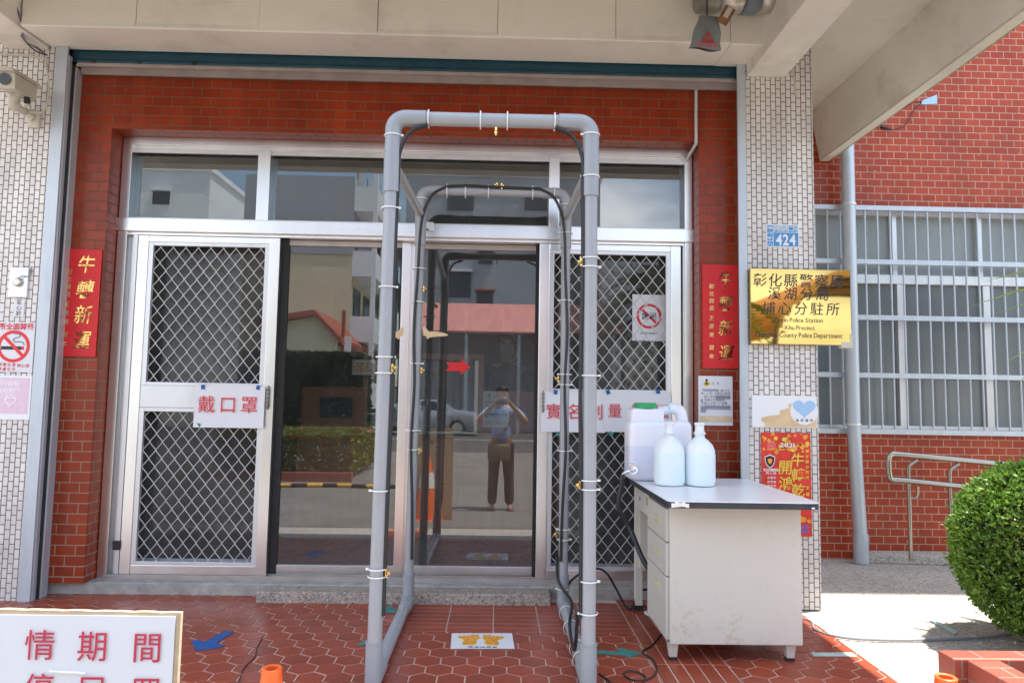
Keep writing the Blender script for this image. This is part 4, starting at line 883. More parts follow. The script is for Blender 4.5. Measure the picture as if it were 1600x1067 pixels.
# CCTV camera
def cctv():
    Yc = -.30
    p = U(20, 122, Yc)
    t = thing('security_camera', 'beige security camera on a bracket arm at the top of the left column', 'camera', U(50, 185, -.0))
    rot = Matrix.Rotation(math.radians(38), 3, 'Z') @ Matrix.Rotation(math.radians(8), 3, 'X')
    fr = Vector(U(8, 124, Yc - .02)); L_ = Vector((-.03, .24, .03))
    d = L_.normalized(); up = Vector((0, 0, 1)); sd = d.cross(up).normalized(); up = sd.cross(d).normalized()
    def P3(a, b, c): return fr + sd * a + up * b + d * c
    sec = [(-.05, -.05), (.05, -.05), (.054, .03), (.04, .055), (-.04, .055), (-.054, .03)]
    m = MB(); m.prism([P3(a, b, 0) for a, b in sec], d * .24); m.build('housing', 'cctv', t, bevel=.006)
    m = MB(); m.prism([P3(a * 1.13, b, -.03) for a, b in ((-.054, .04), (.054, .04), (.045, .062), (-.045, .062))], d * .30); m.build('sun_shield', 'cctv', t, bevel=.003)
    m = MB(); m.prism([P3(.034 * math.cos(k * math.pi / 8), .034 * math.sin(k * math.pi / 8), -.006) for k in range(16)], d * .02); m.build('lens', 'lens', t)
    e = P3(0, -.05, .12); w = Vector(U(52, 186, -.02))
    MB().tube(bez([e + Vector((0, 0, .01)), e + Vector((-.02, .0, -.05)), e * .6 + w * .4 + Vector((-.01, 0, -.035)), w + Vector((-.03, -.035, .03)), w], 6), [.03] * 10 + [.022] * 15, 12).build('arm', 'cctv', t, smooth=True)
    B(w[0] - .035, w[0] + .035, -.022, -.001, w[2] - .055, w[2] + .055).build('wall_plate', 'cctv', t, bevel=.008)
    MB().tube(bez([P3(.0, -.05, .2), P3(.02, -.09, .23), w + Vector((-.04, -.03, .08)), w + Vector((.0, -.03, .03)), w + Vector((.07, -.012, .05)), w + Vector((.085, -.008, .2)), Vector(U(71, 95, -.006))], 8), .0055, 8).build('cable', 'beigecable', t, smooth=True)
    MB().tube([P3(.03, -.05, .17), P3(.03, -.085, .17)], .016, 12).build('gland', 'black', t)
cctv()
m = MB(); m.tube(bez([U(-10, 84, -.004), U(30, 86, -.012), U(60, 90, -.012), U(72, 92, -.01)], 6), .006, 8); tag(m.build('surface_cable', 'beigecable', smooth=True), 'beige cable running along the top of the left tiled column', 'cable')
def bundle():
    t = thing('cable_bundle', 'dark cables drooping past the left end of the shutter box', 'cable', U(70, 86, -.02))
    for k in range(4):
        o = random.uniform(-.012, .012); 
        MB().tube(bez([(-2.83 + o, -.34, 3.63), (-2.835 + o, -.31, 3.45 + o), np.array(U(29, 32, -.28)) + (o, 0, o), np.array(U(36, 60, -.16)) + (o, 0, -o), np.array(U(56, 78, -.07)) + (o, 0, o), np.array(U(74, 87, -.01))], 8), .0045, 7).build('cable', 'greycable' if k % 2 else 'black', t, smooth=True)
bundle()
m = MB(); m.tube(bez([(1.535, -.42, 3.55), U(1224, 20, -.4), U(1226, 70, -.25), U(1232, 95, -.12), U(1240, 113, -.012), U(1243, 150, -.008)], 8), .006, 8); tag(m.build('motor_cable', 'beigecable', smooth=True), 'beige cable from the shutter motor down to the right column', 'cable')

# ------------------------------------------------------------------ PVC spray arch
def arch():
    XL, XR = -.502, .402; YF, YB = -1.18, -.03; ZF, ZB = 2.46, 2.475; RR = {-1.18: .031, -.03: .0275}; r = .031
    t = thing('spray_arch', 'grey pipe disinfecting arch with black hoses standing before the doors', 'arch', ((XL + XR) / 2, (YF + YB) / 2, 0))
    lean = {(-1, 0): -.016, (1, 0): .008, (-1, 1): -.012, (1, 1): -.012}
    def post(x, y, ztop, dx):
        MB().tube([(x - dx * 0, y, .07), (x + dx, y, ztop - .12)], RR[y], 20).build('post', 'pvc', t, smooth=True)
        c = MB(); c.tube([(x, y, .03), (x, y, .19)], RR[y] + .0055, 20); c.tube([(x, y, .188), (x, y, .192)], RR[y] + .008, 20); c.build('tee_joint', 'pvcd', t, smooth=True)
    def elbow(x, y, z, sgn, dx):
        R_ = .055; pts = [(x + dx, y, z - .34), (x + dx, y, z - R_)]
        for k in range(9): a = k / 8 * math.pi / 2; pts.append((x + dx + sgn * (R_ - R_ * math.cos(a)), y, z - R_ + R_ * math.sin(a)))
        pts.append((x + dx + sgn * .145, y, z)); MB().tube(pts, RR[y] + .0058, 20).build('elbow', 'pvcd', t, smooth=True)
    for y, z in ((YF, ZF), (YB, ZB)):
        for x, s in ((XL, 1), (XR, -1)):
            dx = .014 * (1 if s > 0 else -.4); post(x, y, z, dx); elbow(x, y, z, s, dx)
        MB().tube([(XL + .1, y, z), (XR - .1, y, z)], RR[y], 20).build('top_pipe', 'pvc', t, smooth=True)
    for x in (XL, XR):
        MB().tube([(x, YF, .04), (x, YB, .04)], r, 20).build('floor_pipe', 'pvc', t, smooth=True)
        for y in (YF + .13, YB - .12): 
            MB().tube([(x, y - .12 if y < -.5 else y - .03, .04), (x, y + .03 if y < -.5 else y + .12, .04)], .038, 20).build('floor_tee', 'pvcd', t, smooth=True)
        dx = .012 if x < 0 else -.004
        MB().tube([(x + dx, YF, 2.26), (x + dx, YB, 2.33)], .0235, 18).build('side_pipe', 'pvc', t, smooth=True)
        for y, z in ((YF, 2.26), (YB, 2.33)): MB().tube([(x + dx, y, z - .09), (x + dx, y, z + .06)], RR[y] + .0055, 18).build('side_tee', 'pvcd', t, smooth=True)
    for z0, z1 in ((1.56, 1.70), (1.22, 1.25), (1.26, 1.29), (.95, 1.0), (.4, .47)):
        a0 = -1.25; pts = [(XL + .012 * (z0 / 2.4) + (RR[YF] + .0003) * math.cos(a), YF + (RR[YF] + .0003) * math.sin(a), z0) for a in (a0 - .16, a0 - .05, a0 + .06)]
        MB().prism(pts + [(p_[0] * .999 + XL * .001, p_[1] + .0006, p_[2]) for p_ in pts[::-1]], (.006 * (z1 - z0), 0, z1 - z0)).build('print_mark', 'hi', t)
    # hoses on the inside of the posts
    def hose(x, y, z, s):
        o = s * (RR[y] + .008); xi = x + o
        if y > -.5:                      # on the rear posts the hose wanders over the front of the pipe
            f = y - RR[y] - .007
            return [(x + s * .02, f, .28), (x + s * .012, f, .6), (x - s * .004, f, .95), (x + s * .006, f, 1.3), (x - s * .006, f, 1.62), (x + s * .008, f, 1.95), (x + s * .016, f, 2.2), (x + s * .035, f, 2.33), (x + s * .085, f, 2.44), (x + s * .17, f, z + .018)]
        return [(xi - s * .004, y - .008, .3), (xi, y - .012, .8), (xi + s * .006, y - .01, 1.3), (xi, y - .012, 1.8), (xi + s * .004, y - .01, 2.2), (xi + s * .008, y - .012, 2.3), (xi + s * .05, y - .015, 2.39), (xi + s * .13, y - .02, z - .034)]
    for y, z in ((YF, ZF), (YB, ZB)):
        for x, s in ((XL, 1), (XR, -1)):
            MB().tube(bez(hose(x, y, z, s), 6), .0085, 8).build('hose', 'black', t, smooth=True)
    MB().tube(bez([(XL + .17, YB - .0345, ZB + .018), (XL + .3, YB - .033, ZB + .026), (-.05, YB - .034, ZB + .02), (.2, YB - .034, ZB + .016), (XR - .17, YB - .0345, ZB + .018)], 8), .0085, 8).build('hose', 'black', t, smooth=True)
    MB().tube(bez([(XR - .04, YB - .01, .30), (XR - .03, YB - .03, .16), (XR + .03, -.2, .09), (XR - .02, -.6, .085), (XR - .045, -1.05, .12), (XR - .044, -1.16, .3)], 8), .0085, 8).build('hose', 'black', t, smooth=True)
    # ties
    def ring(x, y, z, ax=(0, 0, 1), R2=None, hose_side=0):
        R2 = R2 or RR[y] + (.0085 if y < -.5 else .013)
        m = MB(); m.torus((x + hose_side * .004, y, z), ax, R2, .0019, 20, 6)
        k = .046 * (1 if random.random() > .5 else -1)
        if ax[2]: m.box(x + k * .9 - .006, x + k * .9 + .006, y - .014, y - .006, z - .004, z + .005)
        m.build('cable_tie', 'tie', t, smooth=True)
    def zof(px, py, y): return U(px, py, y)[2]
    for px, pys, x, y in ((606, (213, 326, 449, 558, 583, 766, 888, 900), XL, YF), (928, (212, 277, 404, 418, 587, 750, 764, 907, 957), XR, YF), (645, (311, 420, 472, 568, 672, 702), XL, YB), (884, (321, 365, 470, 585, 601, 704, 826, 842, 919), XR, YB)):
        for py in pys:
            z = zof(px, py, y); dx = (.014 if x < 0 else -.006) * z / 2.4; ring(x + dx, y, z)
            if z > 2.13 and y < -.5: pass
    for x, y, z in ((XL + .17, YF, ZF), (-.10, YF, ZF), (.02, YF, ZF), (XR - .17, YF, ZF), (XL + .17, YB, ZB), (-.22, YB, ZB), (-.08, YB, ZB), (.19, YB, ZB), (XR - .08, YB, ZB)): ring(x, y, z, (1, 0, 0))
    for y in (-.25, -.5, -.8, -.95): ring(XR, y, .04, (0, 1, 0), .041)
    # nozzles
    def nozzle(p, d):
        m = MB(); p = Vector(p); d = Vector(d)
        m.tube([p, p + d * .009, p + d * .01, p + d * .02, p + d * .021, p + d * .028], [.006, .006, .009, .008, .005, .0035], 8); m.tube([p - Vector((0, 0, .017)), p + Vector((0, 0, .017))], .0065, 8); m.build('nozzle', 'brass', t, smooth=True)
    for py, x, y, sd in ((575, XL, YF, 1), (893, XL, YF, 1), (411, XR, YF, -1), (757, XR, YF, -1), (451, XL, YB, 1), (578, XL, YB, 1), (703, XL, YB, 1), (593, XR, YB, -1), (834, XR, YB, -1)):
        z = zof(610 if x < 0 else 910, py, y); nozzle((x + sd * .044, y - .014, z), (sd * .6, -.8, 0))
    nozzle((-.03, YF, ZF - .045), (0, -.3, -1)); nozzle((-.03, YB - .03, ZB + .03), (-.5, -.8, .2)); nozzle((.0, YB - .035, ZB + .026), (.5, -.8, .2))
    return t
arch()

# ------------------------------------------------------------------ desk and what stands on it
DZ = .765
def rustmat():                 # rust blooms along the foot of the panel, where water stood
    m, t, b = base('rusty_cream_panel'); v = pos(t); g = t.nodes.new('ShaderNodeNewGeometry'); sp = t.nodes.new('ShaderNodeSeparateXYZ'); t.links.new(g.outputs['Position'], sp.inputs[0])
    c = ramp2(t, noise(t, v, 2, 5), (.575, .55, .485), (.625, .60, .53), .3, .7)
    low = t.nodes.new('ShaderNodeMapRange'); low.inputs[1].default_value = .34; low.inputs[2].default_value = .08; t.links.new(sp.outputs[2], low.inputs[0])
    big = ramp2(t, noise(t, v, 5, 6, .6), (0,) * 3, (1,) * 3, .48, .62); fine = ramp2(t, noise(t, v, 42, 6, .7), (0,) * 3, (1,) * 3, .5, .62)
    f = math_(t, 'MULTIPLY', math_(t, 'MULTIPLY', big, fine), math_(t, 'MULTIPLY', low.outputs[0], .6)); c = mixc(t, f, c, (.42, .27, .10))
    f2 = ramp2(t, noise(t, v, 15, 6, .7), (0,) * 3, (.16,) * 3, .58, .66); c = mixc(t, f2, c, (.42, .33, .2))
    t.links.new(c, b.inputs['Base Color']); b.inputs['Roughness'].default_value = .42; bump(t, noise(t, v, 3, 3), b, .05, .01); return m
def desk():
    X0, X1, Y0, Y1 = .785, 1.492, -1.00, -.02
    t = thing('steel_desk', 'cream steel office desk with three drawers, rust spotted end panel facing out', 'desk', ((X0 + X1) / 2, (Y0 + Y1) / 2, 0))
    def rr(x0, x1, y0, y1, r, z): 
        pts = []
        for cx, cy, a0 in ((x1 - r, y1 - r, 0), (x0 + r, y1 - r, 90), (x0 + r, y0 + r, 180), (x1 - r, y0 + r, 270)):
            for k in range(6): a = math.radians(a0 + 18 * k); pts.append((cx + r * math.cos(a), cy + r * math.sin(a), z))
        return pts
    MB().prism(rr(X0, X1, Y0, Y1, .035, DZ - .004), (0, 0, .004)).build('top', 'desktop', t)
    MB().prism(rr(X0 + .001, X1 - .001, Y0 + .001, Y1 - .001, .034, DZ - .032), (0, 0, .0275)).build('top_edge', pm('black_edge_trim', (.035, .04, .05), .4, var=.3, scale=12), t)
    w = MB(); 
    for k in range(5): w.box(X0 + .016 + k * .016, X0 + .033 + k * .016 + random.uniform(-.003, .006), Y0 - .0012, Y0 + .0005, DZ - .03 + random.uniform(0, .006), DZ - .004 - random.uniform(0, .007))
    w.build('chipped_edge', 'whiteink', t, bevel=.003); w = MB()
    w.box(X1 - .045, X1 - .03, Y0 - .0012, Y0 + .0005, DZ - .028, DZ - .02); w.build('chipped_edge', 'whiteink', t, bevel=.003)
    bx0, bx1, by0 = .815, 1.455, -.865
    zt = DZ - .034
    B(bx0 + .012, bx1, by0, by0 + .02, .085, zt).build('end_panel', rustmat(), t, bevel=.004)
    B(bx0 + .022, bx1 - .002, by0 + .021, -.42, .085, zt - .002).build('pedestal', 'desk', t, bevel=.003)
    B(bx0 + .02, bx1 - .01, by0 + .01, by0 + .03, zt, DZ - .032).build('top_support', 'wood', t)
    # drawers face the doors' side (left)
    for z0, z1 in ((.098, .385), (.391, .545), (.551, .705)):
        d = B(bx0 - .002, bx0 + .018, by0 + .024, -.425, z0, z1).build('drawer', 'desk', t, bevel=.003)
        zc = z1 - .065 if z1 > .38 else z1
        zc = z1 - .075; yc = (by0 - .42) / 2 - .02
        m = MB(); m.box(bx0 - .008, bx0 - .0025, yc - .055, yc + .055, zc + .014, zc + .02); m.box(bx0 - .008, bx0 - .0025, yc - .055, yc + .055, zc - .02, zc - .014); m.box(bx0 - .008, bx0 - .0025, yc - .055, yc - .048, zc - .0138, zc + .0138); m.box(bx0 - .008, bx0 - .0025, yc + .048, yc + .055, zc - .0138, zc + .0138); m.box(bx0 - .004, bx0 - .0022, yc - .0478, yc + .0478, zc - .0138, zc + .0138); m.build('handle', 'handle', d)
    B(bx0 + .004, bx0 + .02, -.42, Y1 - .03, .60, .728).build('centre_drawer', 'desk', t, bevel=.003)
    B(bx0 + .001, bx0 + .003, -.415, -.385, .655, .70).build('paper_tag', 'wood', t); B(bx0 + .001, bx0 + .0035, -.205, -.195, .655, .675).build('keyhole', 'black', t)
    B(bx0 + .03, bx1 - .02, Y1 - .05, Y1 - .035, .25, zt - .002).build('back_panel', 'desk', t)
    B(bx1 - .03, bx1 - .012, -.418, Y1 - .055, .30, zt - .002).build('modesty_panel', 'desk', t)
    B(bx0 + .004, bx0 + .05, Y1 - .034, Y1 - .006, .03, zt).build('leg', 'desk', t, bevel=.003); B(bx1 - .05, bx1 - .004, Y1 - .034, Y1 - .006, .03, zt).build('leg', 'desk', t, bevel=.003)
    for x, y in ((bx0 + .035, by0 + .05), (bx1 - .045, by0 + .05)):
        m = MB(); m.prism([(x - .024, y - .02, .083), (x + .024, y - .02, .083), (x + .024, y + .02, .083), (x - .024, y + .02, .083)], (0, 0, -.002))
        m.raw([(x - .024, y - .022, .082), (x + .024, y - .022, .082), (x + .024, y + .022, .082), (x - .024, y + .022, .082), (x - .017, y - .015, .016), (x + .017, y - .015, .016), (x + .017, y + .015, .016), (x - .017, y + .015, .016)], [(0, 1, 5, 4), (1, 2, 6, 5), (2, 3, 7, 6), (3, 0, 4, 7), (4, 5, 6, 7)])
        lg = m.build('leg', 'desk', t); B(x - .018, x + .018, y - .016, y + .016, .0025, .0158).build('foot_cap', 'black', lg)
    B(bx0 + .002, bx0 + .052, Y1 - .036, Y1 - .004, .0025, .0298).build('foot_cap', 'black', t)
desk()
def jug():
    Yf = -.24; a = U(977, 747, Yf); b = U(1083, 747, Yf); zt = U(1030, 634, Yf)[2]
    x0, x1 = a[0], b[0]; x0 = max(x0, .75); z0 = DZ + .001; y0, y1 = Yf, Yf + .19; zt = zt
    t = thing('liquid_jug', 'large translucent white jug with green cap and chrome tap on the desk', 'jug', ((x0 + x1) / 2, (y0 + y1) / 2, DZ))
    # outline (front view) with handle hole built as body + arch
    zs = zt - .085
    bm = MB(); bm.box(x0, x1, y0, y1, z0, zs); bm.build('body', 'jug', t, bevel=.032, smooth=True, seg=4)
    # shoulder under the cap and the carrying handle
    sh = MB(); sh.box(x0 + .012, x0 + .205, y0 + .012, y1 - .012, zs - .05, zt - .015); sh.build('shoulder', 'jug', t, bevel=.022, smooth=True, seg=3)
    yc = (y0 + y1) / 2
    MB().tube(bez([(x0 + .18, yc, zt - .028), (x0 + .26, yc, zt - .02), (x1 - .12, yc, zt - .012), (x1 - .062, yc, zt - .022), (x1 - .04, yc, zt - .06), (x1 - .04, yc, zs - .04)], 8), [.026] * 18 + [.034] * 23, 14).build('handle', 'jug', t, smooth=True)
    MB().lathe([(.060, 0), (.064, .004), (.064, .026), (.058, .032)], (x0 + .105, yc - .02, zt - .016), 36).build('cap', 'greencap', t, smooth=True)
    # liquid line: a faint tint band inside shows as a seam
    tx, tz = U(990, 734, y0)[0], U(990, 734, y0)[2]
    m = MB(); m.tube([(tx, y0 + .002, tz), (tx, y0 - .006, tz)], .024, 20); m.tube([(tx, y0 - .006, tz), (tx, y0 - .03, tz), (tx - .02, y0 - .05, tz), (tx - .055, y0 - .06, tz - .004), (tx - .075, y0 - .06, tz - .02)], [.008, .009, .012, .010, .008], 12); m.tube([(tx - .022, y0 - .05, tz), (tx - .022, y0 - .05, tz + .045)], .006, 10); m.tube([(tx - .042, y0 - .05, tz + .046), (tx - .002, y0 - .05, tz + .046)], .0055, 8); m.build('tap', 'chrome', t, smooth=True)
    return (tx - .075, y0 - .06, tz - .02)
TAP = jug()
def bottle(px, label, proto=None):
    Yb = -.40; a = U(px, 754, Yb); z0 = DZ + .001; hgt = .348; r = .083
    a = U(px, 754, Yb)
    t = thing('plastic_bottle', label, 'bottle', (a[0], Yb, DZ), 'pale blue plastic bottles on the desk')
    prof = [(.055, 0), (.074, .004), (r - .003, .016), (r, .03), (r, .168), (r - .001, .172), (r - .004, .194), (.067, .222), (.046, .244), (.030, .256), (.026, .264)]
    MB().lathe([(q, z) for q, z in prof], (a[0], Yb, z0), 32).build('body', 'bottle', t, smooth=True)
    prof2 = [(.025, .262), (.027, .268), (.027, .276), (.034, .278), (.034, .284), (.027, .287), (.024, .300), (.024, .325), (.028, .327), (.028, .338), (.023, .340)]
    MB().lathe(prof2, (a[0], Yb, z0), 24).build('neck', 'bottletop', t, smooth=True)
bottle(1046, 'open pale blue plastic bottle standing next to the big jug'); bottle(1093.5, 'open pale blue plastic bottle nearest the tiled column')
h = MB(); tp = Vector(TAP)
h.tube(bez([tp, tp + Vector((-.004, -.004, -.05)), tp + Vector((-.02, -.0, -.18)), (.74, -.30, .52), (.80, -.40, .36), (.86, -.42, .30), (1.0, -.40, .26)], 8), .014, 10)
tag(h.build('drain_hose', 'black', smooth=True), 'thick black hose drooping from the jug tap behind the desk drawers', 'hose')

# cables on the floor
def floor_cable(pts, r, label, mat, name='floor_cable'):
    m = MB(); m.tube(bez([Vector((p[0], p[1], p[2] if len(p) > 2 else r + .002)) for p in pts], 8), r, 7); return tag(m.build(name, mat, smooth=True), label, 'cable')
def g2(px, py, z=.005): p = G(px, py, z); return (p[0], p[1], z)
floor_cable([g2(1036, 988), g2(1018, 1008), g2(1004, 1018), g2(1020, 1030), g2(1026, 1047), g2(1014, 1060), g2(990, 1062), g2(974, 1053), g2(985, 1048), g2(1002, 1052), g2(1008, 1060), g2(996, 1080)], .0045, 'thin black cable curling on the floor in front of the desk', 'black')
floor_cable([(.42, .0, .10), (.46, -.02, .17), (.56, .0, .22), (.66, .01, .20), (.77, -.0, .02), (.80, -.06, .02), (.86, .0, .10), (1.0, .02, .10)], .007, 'black cable hanging from the arch to the desk leg', 'black')
floor_cable([(.93, -.05, .006), (.87, -.10, .006), (.90, -.16, .006), (1.0, -.17, .006)], .006, 'short white cable curled on the floor under the desk', 'tie')
floor_cable([(1.30, -.05, .006), g2(1254, 966), g2(1275, 984), g2(1320, 996), g2(1400, 1000), g2(1480, 998), g2(1560, 993), (2.9, -.3, .006), (3.6, -.1, .006)], .0065, 'grey cable crossing the sunlit ground towards the bush', 'greycable')
floor_cable([g2(412, 993), g2(402, 1010), g2(398, 1025), g2(380, 1045), g2(372, 1070)], .0022, 'hair thin dark wire on the red floor near the white board', 'black')
floor_cable([g2(936, 1052), g2(950, 1062), g2(962, 1075)], .0045, 'short black cable end at the foot of the front right pipe', 'black')

# tape marks on the floor
def floor_poly(name, label, pix, mat, cat='tape mark', z=.0035, group=None):
    pts = [G(px, py, z) for px, py in pix]; m = MB().prism([(p[0], p[1], z) for p in pts], (0, 0, .001)); return tag(m.build(name, mat), label, cat, group)
floor_poly('floor_arrow', 'blue tape arrow on the red tiles beside the white board', [(366, 987), (352, 985), (318, 1003), (311, 998), (299, 1001), (306, 1016), (331, 1014), (352, 1006), (344, 1005)][:7] + [(353, 1008), (338, 1004)], 'tapeb', 'floor arrow')
floor_poly('floor_arrow', 'green tape arrow on the red tiles between the arch and the desk', [(933, 1015), (969, 1018), (962, 1010), (1004, 1020), (976, 1029), (982, 1024), (933, 1021)], 'tapeg', 'floor arrow')
floor_poly('floor_tape', 'small green tape scrap beside the back left pipe foot', [(598, 957), (602, 947), (612, 946), (624, 957)], 'tapeg')
floor_poly('floor_tape', 'green tape scrap behind the front left pipe', [(556, 1007), (572, 1000), (596, 1000), (592, 1009)], 'tapeg')
floor_poly('floor_tape', 'pale green tape strip on the half sunlit tiles right of the desk', [(1266, 1019), (1272, 1025), (1340, 1025), (1331, 1019)], 'tapel')
floor_poly('floor_tape', 'pale green tape strip on the sunlit aggregate ground', [(1452, 968), (1459, 966), (1497, 987), (1490, 991)], 'tapel', z=.0)
a = [G(px, py, .003) for px, py in ((706, 989), (800, 989), (804, 1013), (704, 1013))]
t = thing('footprint_sheet', 'white floor sheet with orange footprints inside the arch', 'floor sheet', (sum(p[0] for p in a) / 4, sum(p[1] for p in a) / 4, .003))
MB().prism([(p[0], p[1], .003) for p in a], (0, 0, .001)).build('sheet', 'paper', t)
fx0, fx1, fy0, fy1 = a[3][0], a[2][0], a[3][1], a[0][1]; fw, fh = fx1 - fx0, fy1 - fy0
for sgn in (-1, 1):
    cx = (fx0 + fx1) / 2 + sgn * .062 - .012
    foot = [(-.5, -1), (.45, -1), (.55, -.6), (.35, -.2), (.55, .1), (.95, .4), (1.0, .62), (-.9, .66), (-1.0, .4), (-.7, -.1), (-.75, -.6)]
    def tr(u, v, k=1.0): return (cx + sgn * (-u) * -.052 * k * 1.0, fy0 + fh * .56 + v * fh * .30 * k, .0045)
    MB().prism([tr(u, v, 1.14) for u, v in foot], (0, 0, .0005)).build('print_outline', 'goldink', t)
    MB().prism([(p[0], p[1], .0052) for p in (tr(u, v) for u, v in foot)], (0, 0, .0005)).build('foot_print', 'orange_print', t)
    m = MB()
    for k in range(5):
        tx_, ty = cx + sgn * (-.04 + k * .021), fy0 + fh * (.80 + .012 * (2 - abs(k - 1)) + (.03 if k < 2 else 0)); r = .012 - .0014 * k
        m.prism([(tx_ + r * math.cos(q * math.pi / 5), ty + r * 1.3 * math.sin(q * math.pi / 5), .0050) for q in range(10)], (0, 0, .0006))
    m.build('toe_print', 'orange_print', t)
tx = Txt(0); tx.row('請保持距離', -.075, .075, 0, .024, .01); tx.build('lettering', 'blackink', t, xform=lambda p: Vector(((fx0 + fx1) / 2 - .0 + p[0], fy0 + fh * .1 + p[2], .0048)))

# ------------------------------------------------------------------ foreground board and cones
def board():
    Y = -3.10; a = U(283, 953, Y); 
    w = .46; hgt = .85; x1 = a[0]; z1 = a[2] - .004
    t = thing('notice_board', 'large white cardboard notice with red lettering in the left foreground', 'notice board', (x1 - w / 2, Y, ground_z(Y)))
    rot = Matrix.Rotation(-.006, 3, 'Y'); piv = (x1, Y, z1)
    zb = ground_z(Y) + .002
    def X(p): return p
    m = MB(); n = 30; pts = [(x1, Y, zb)] + [(x1 - w * k / n, Y, z1 + (.004 * k / n) + .0009 * math.sin(k * 2.7) * math.sin(k * .9)) for k in range(n + 1)] + [(x1 - w, Y, zb)]
    m.prism(pts, (0, .008, 0)); m.build('cardboard', 'card', t)
    wavy_sheet(x1 - w + .0, x1 - .0075, zb + .01, z1 - .005, Y - .0015, .0009, 10, 8, seed=2).build('paper', 'paper', t, smooth=True)
    yy = Y - .0045
    tx = Txt(yy)
    sz = U(280, 1010, Y)[0] - U(231, 1010, Y)[0]
    for ch, px, py in (('疫', -28, 1010), ('情', 65, 1006), ('期', 147, 1008), ('間', 232, 1010)): p = U(px, py, Y); tx.cjk(ch, p[0], p[2], sz, .004)
    for ch, px, py in (('暫', -28, 1072), ('停', 63, 1074), ('民', 147, 1077), ('眾', 230, 1080)): p = U(px, py, Y); tx.cjk(ch, p[0], p[2], sz, .004)
    tx.build('lettering', pm('board_red_ink', (.56, .035, .075), .6), t)
    p = U(108, 1048, Y); MB().tube([(p[0] - .028, yy, p[2] + .001), (p[0] + .028, yy, p[2] - .001)], .0018, 8).build('cord', 'whiteink', t)
    MB().prism([(x1 - .25, Y + .0085, zb), (x1 - .21, Y + .0085, zb), (x1 - .21, Y + .0085, zb + .6), (x1 - .25, Y + .0085, zb + .6)], (0, .005, 0)).build('back_strut', 'card', t)
board()
def cone(x, y, zt, label):
    t = thing('traffic_cone', label, 'traffic cone', (x, y, ground_z(y)), 'orange traffic cones'); z0 = ground_z(y); hh = zt - z0
    r0 = .036; k = .17
    m = MB(); n = 28
    prof = [(r0 + k * hh, .022), (r0 + .004, hh - .045), (r0 + .001, hh - .012), (r0 + .002, hh - .004), (r0 - .003, hh), (r0 - .012, hh - .003), (r0 - .012, hh - .10)]
    rings = [[m.bm.verts.new(Vector((x + r * math.cos(2 * math.pi * q / n), y + r * math.sin(2 * math.pi * q / n), z0 + z))) for q in range(n)] for r, z in prof]
    for i in range(len(rings) - 1):
        for q in range(n): m.bm.faces.new((rings[i][q], rings[i][(q + 1) % n], rings[i + 1][(q + 1) % n], rings[i + 1][q]))
    m.build('body', 'cone', t, smooth=True)
    m = MB(); m.lathe([(r0 + k * hh * .48 + .006, hh * .52), (r0 + k * hh * .3 + .006, hh * .70)], (x, y, z0), 28); m.build('reflective_band', 'whiteink', t, smooth=True)
    B(x - .19, x + .19, y - .19, y + .19, z0 + .001, z0 + .024).build('base', 'cone', t, bevel=.008)
Yk = -1.50; p = U(425, 1042, Yk); cone(p[0], Yk, p[2], 'orange traffic cone on the red tiles right of the white board')
Yk = -1.62; p = U(1478, 1056, Yk); cone(p[0], Yk, p[2], 'orange traffic cone in the sun before the brick planter')

# ------------------------------------------------------------------ right wing
def wing():
    t = thing('wing_wall', 'red brick wing wall with the barred window right of the entrance', 'wall', (4.2, 1.6, 0))
    Z0, Z1, WX0, WX1 = 1.0, 2.84, 2.2, 6.2
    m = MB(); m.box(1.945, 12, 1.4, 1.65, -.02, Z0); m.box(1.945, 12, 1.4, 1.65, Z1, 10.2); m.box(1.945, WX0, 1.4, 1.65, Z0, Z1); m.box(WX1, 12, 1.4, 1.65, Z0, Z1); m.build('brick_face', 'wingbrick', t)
    B(1.945, 12, 1.66, 5.2, 10.0, 10.2).build('roof_slab', 'plaster', t)
    m = MB(); m.box(1.945, 8, 1.66, 1.7, 0, .95); m.box(1.945, 8, 5, 5.2, 0, 6.5); m.box(1.945, 8, 1.7, 5, 2.9, 3.0); m.box(7.8, 8, 1.7, 5, 0, 2.9); m.build('room_shell', 'inwall', t)
    y0, y1 = 1.46, 1.54; zf0, zf1 = 2.215, 2.29
    m = MB(); m.box(WX0, WX1, y0, y1, Z0, Z0 + .05); m.box(WX0, WX1, y0, y1, Z1 - .05, Z1); m.box(WX0, WX1, y0 - .01, y1, zf0, zf1); m.box(WX0, WX0 + .05, y0, y1, Z0 + .05, zf0); m.box(WX1 - .05, WX1, y0, y1, Z0 + .05, zf0)
    m.box(WX0, WX0 + .05, y0, y1, zf1, Z1 - .05); m.box(WX1 - .05, WX1, y0, y1, zf1, Z1 - .05)
    fr = m.build('window_frame', 'aluw', t, bevel=.003)
    xs = [WX0 + .05, 3.30, 4.02, 4.75, 5.5, WX1 - .05]
    for i in range(len(xs) - 1):
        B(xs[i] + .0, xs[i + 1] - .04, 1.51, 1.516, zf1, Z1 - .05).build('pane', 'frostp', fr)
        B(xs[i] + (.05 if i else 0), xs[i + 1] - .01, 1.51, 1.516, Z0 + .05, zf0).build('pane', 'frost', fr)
        if i: 
            B(xs[i] - .04, xs[i], y0 + .005, y1 - .005, zf1, Z1 - .05).build('mullion', 'aluw', fr, bevel=.003); B(xs[i] - .01, xs[i] + .05, y0 + .005, y1 - .025, Z0 + .05, zf0).build('mullion', 'aluw', fr, bevel=.003)
    return t
wing()
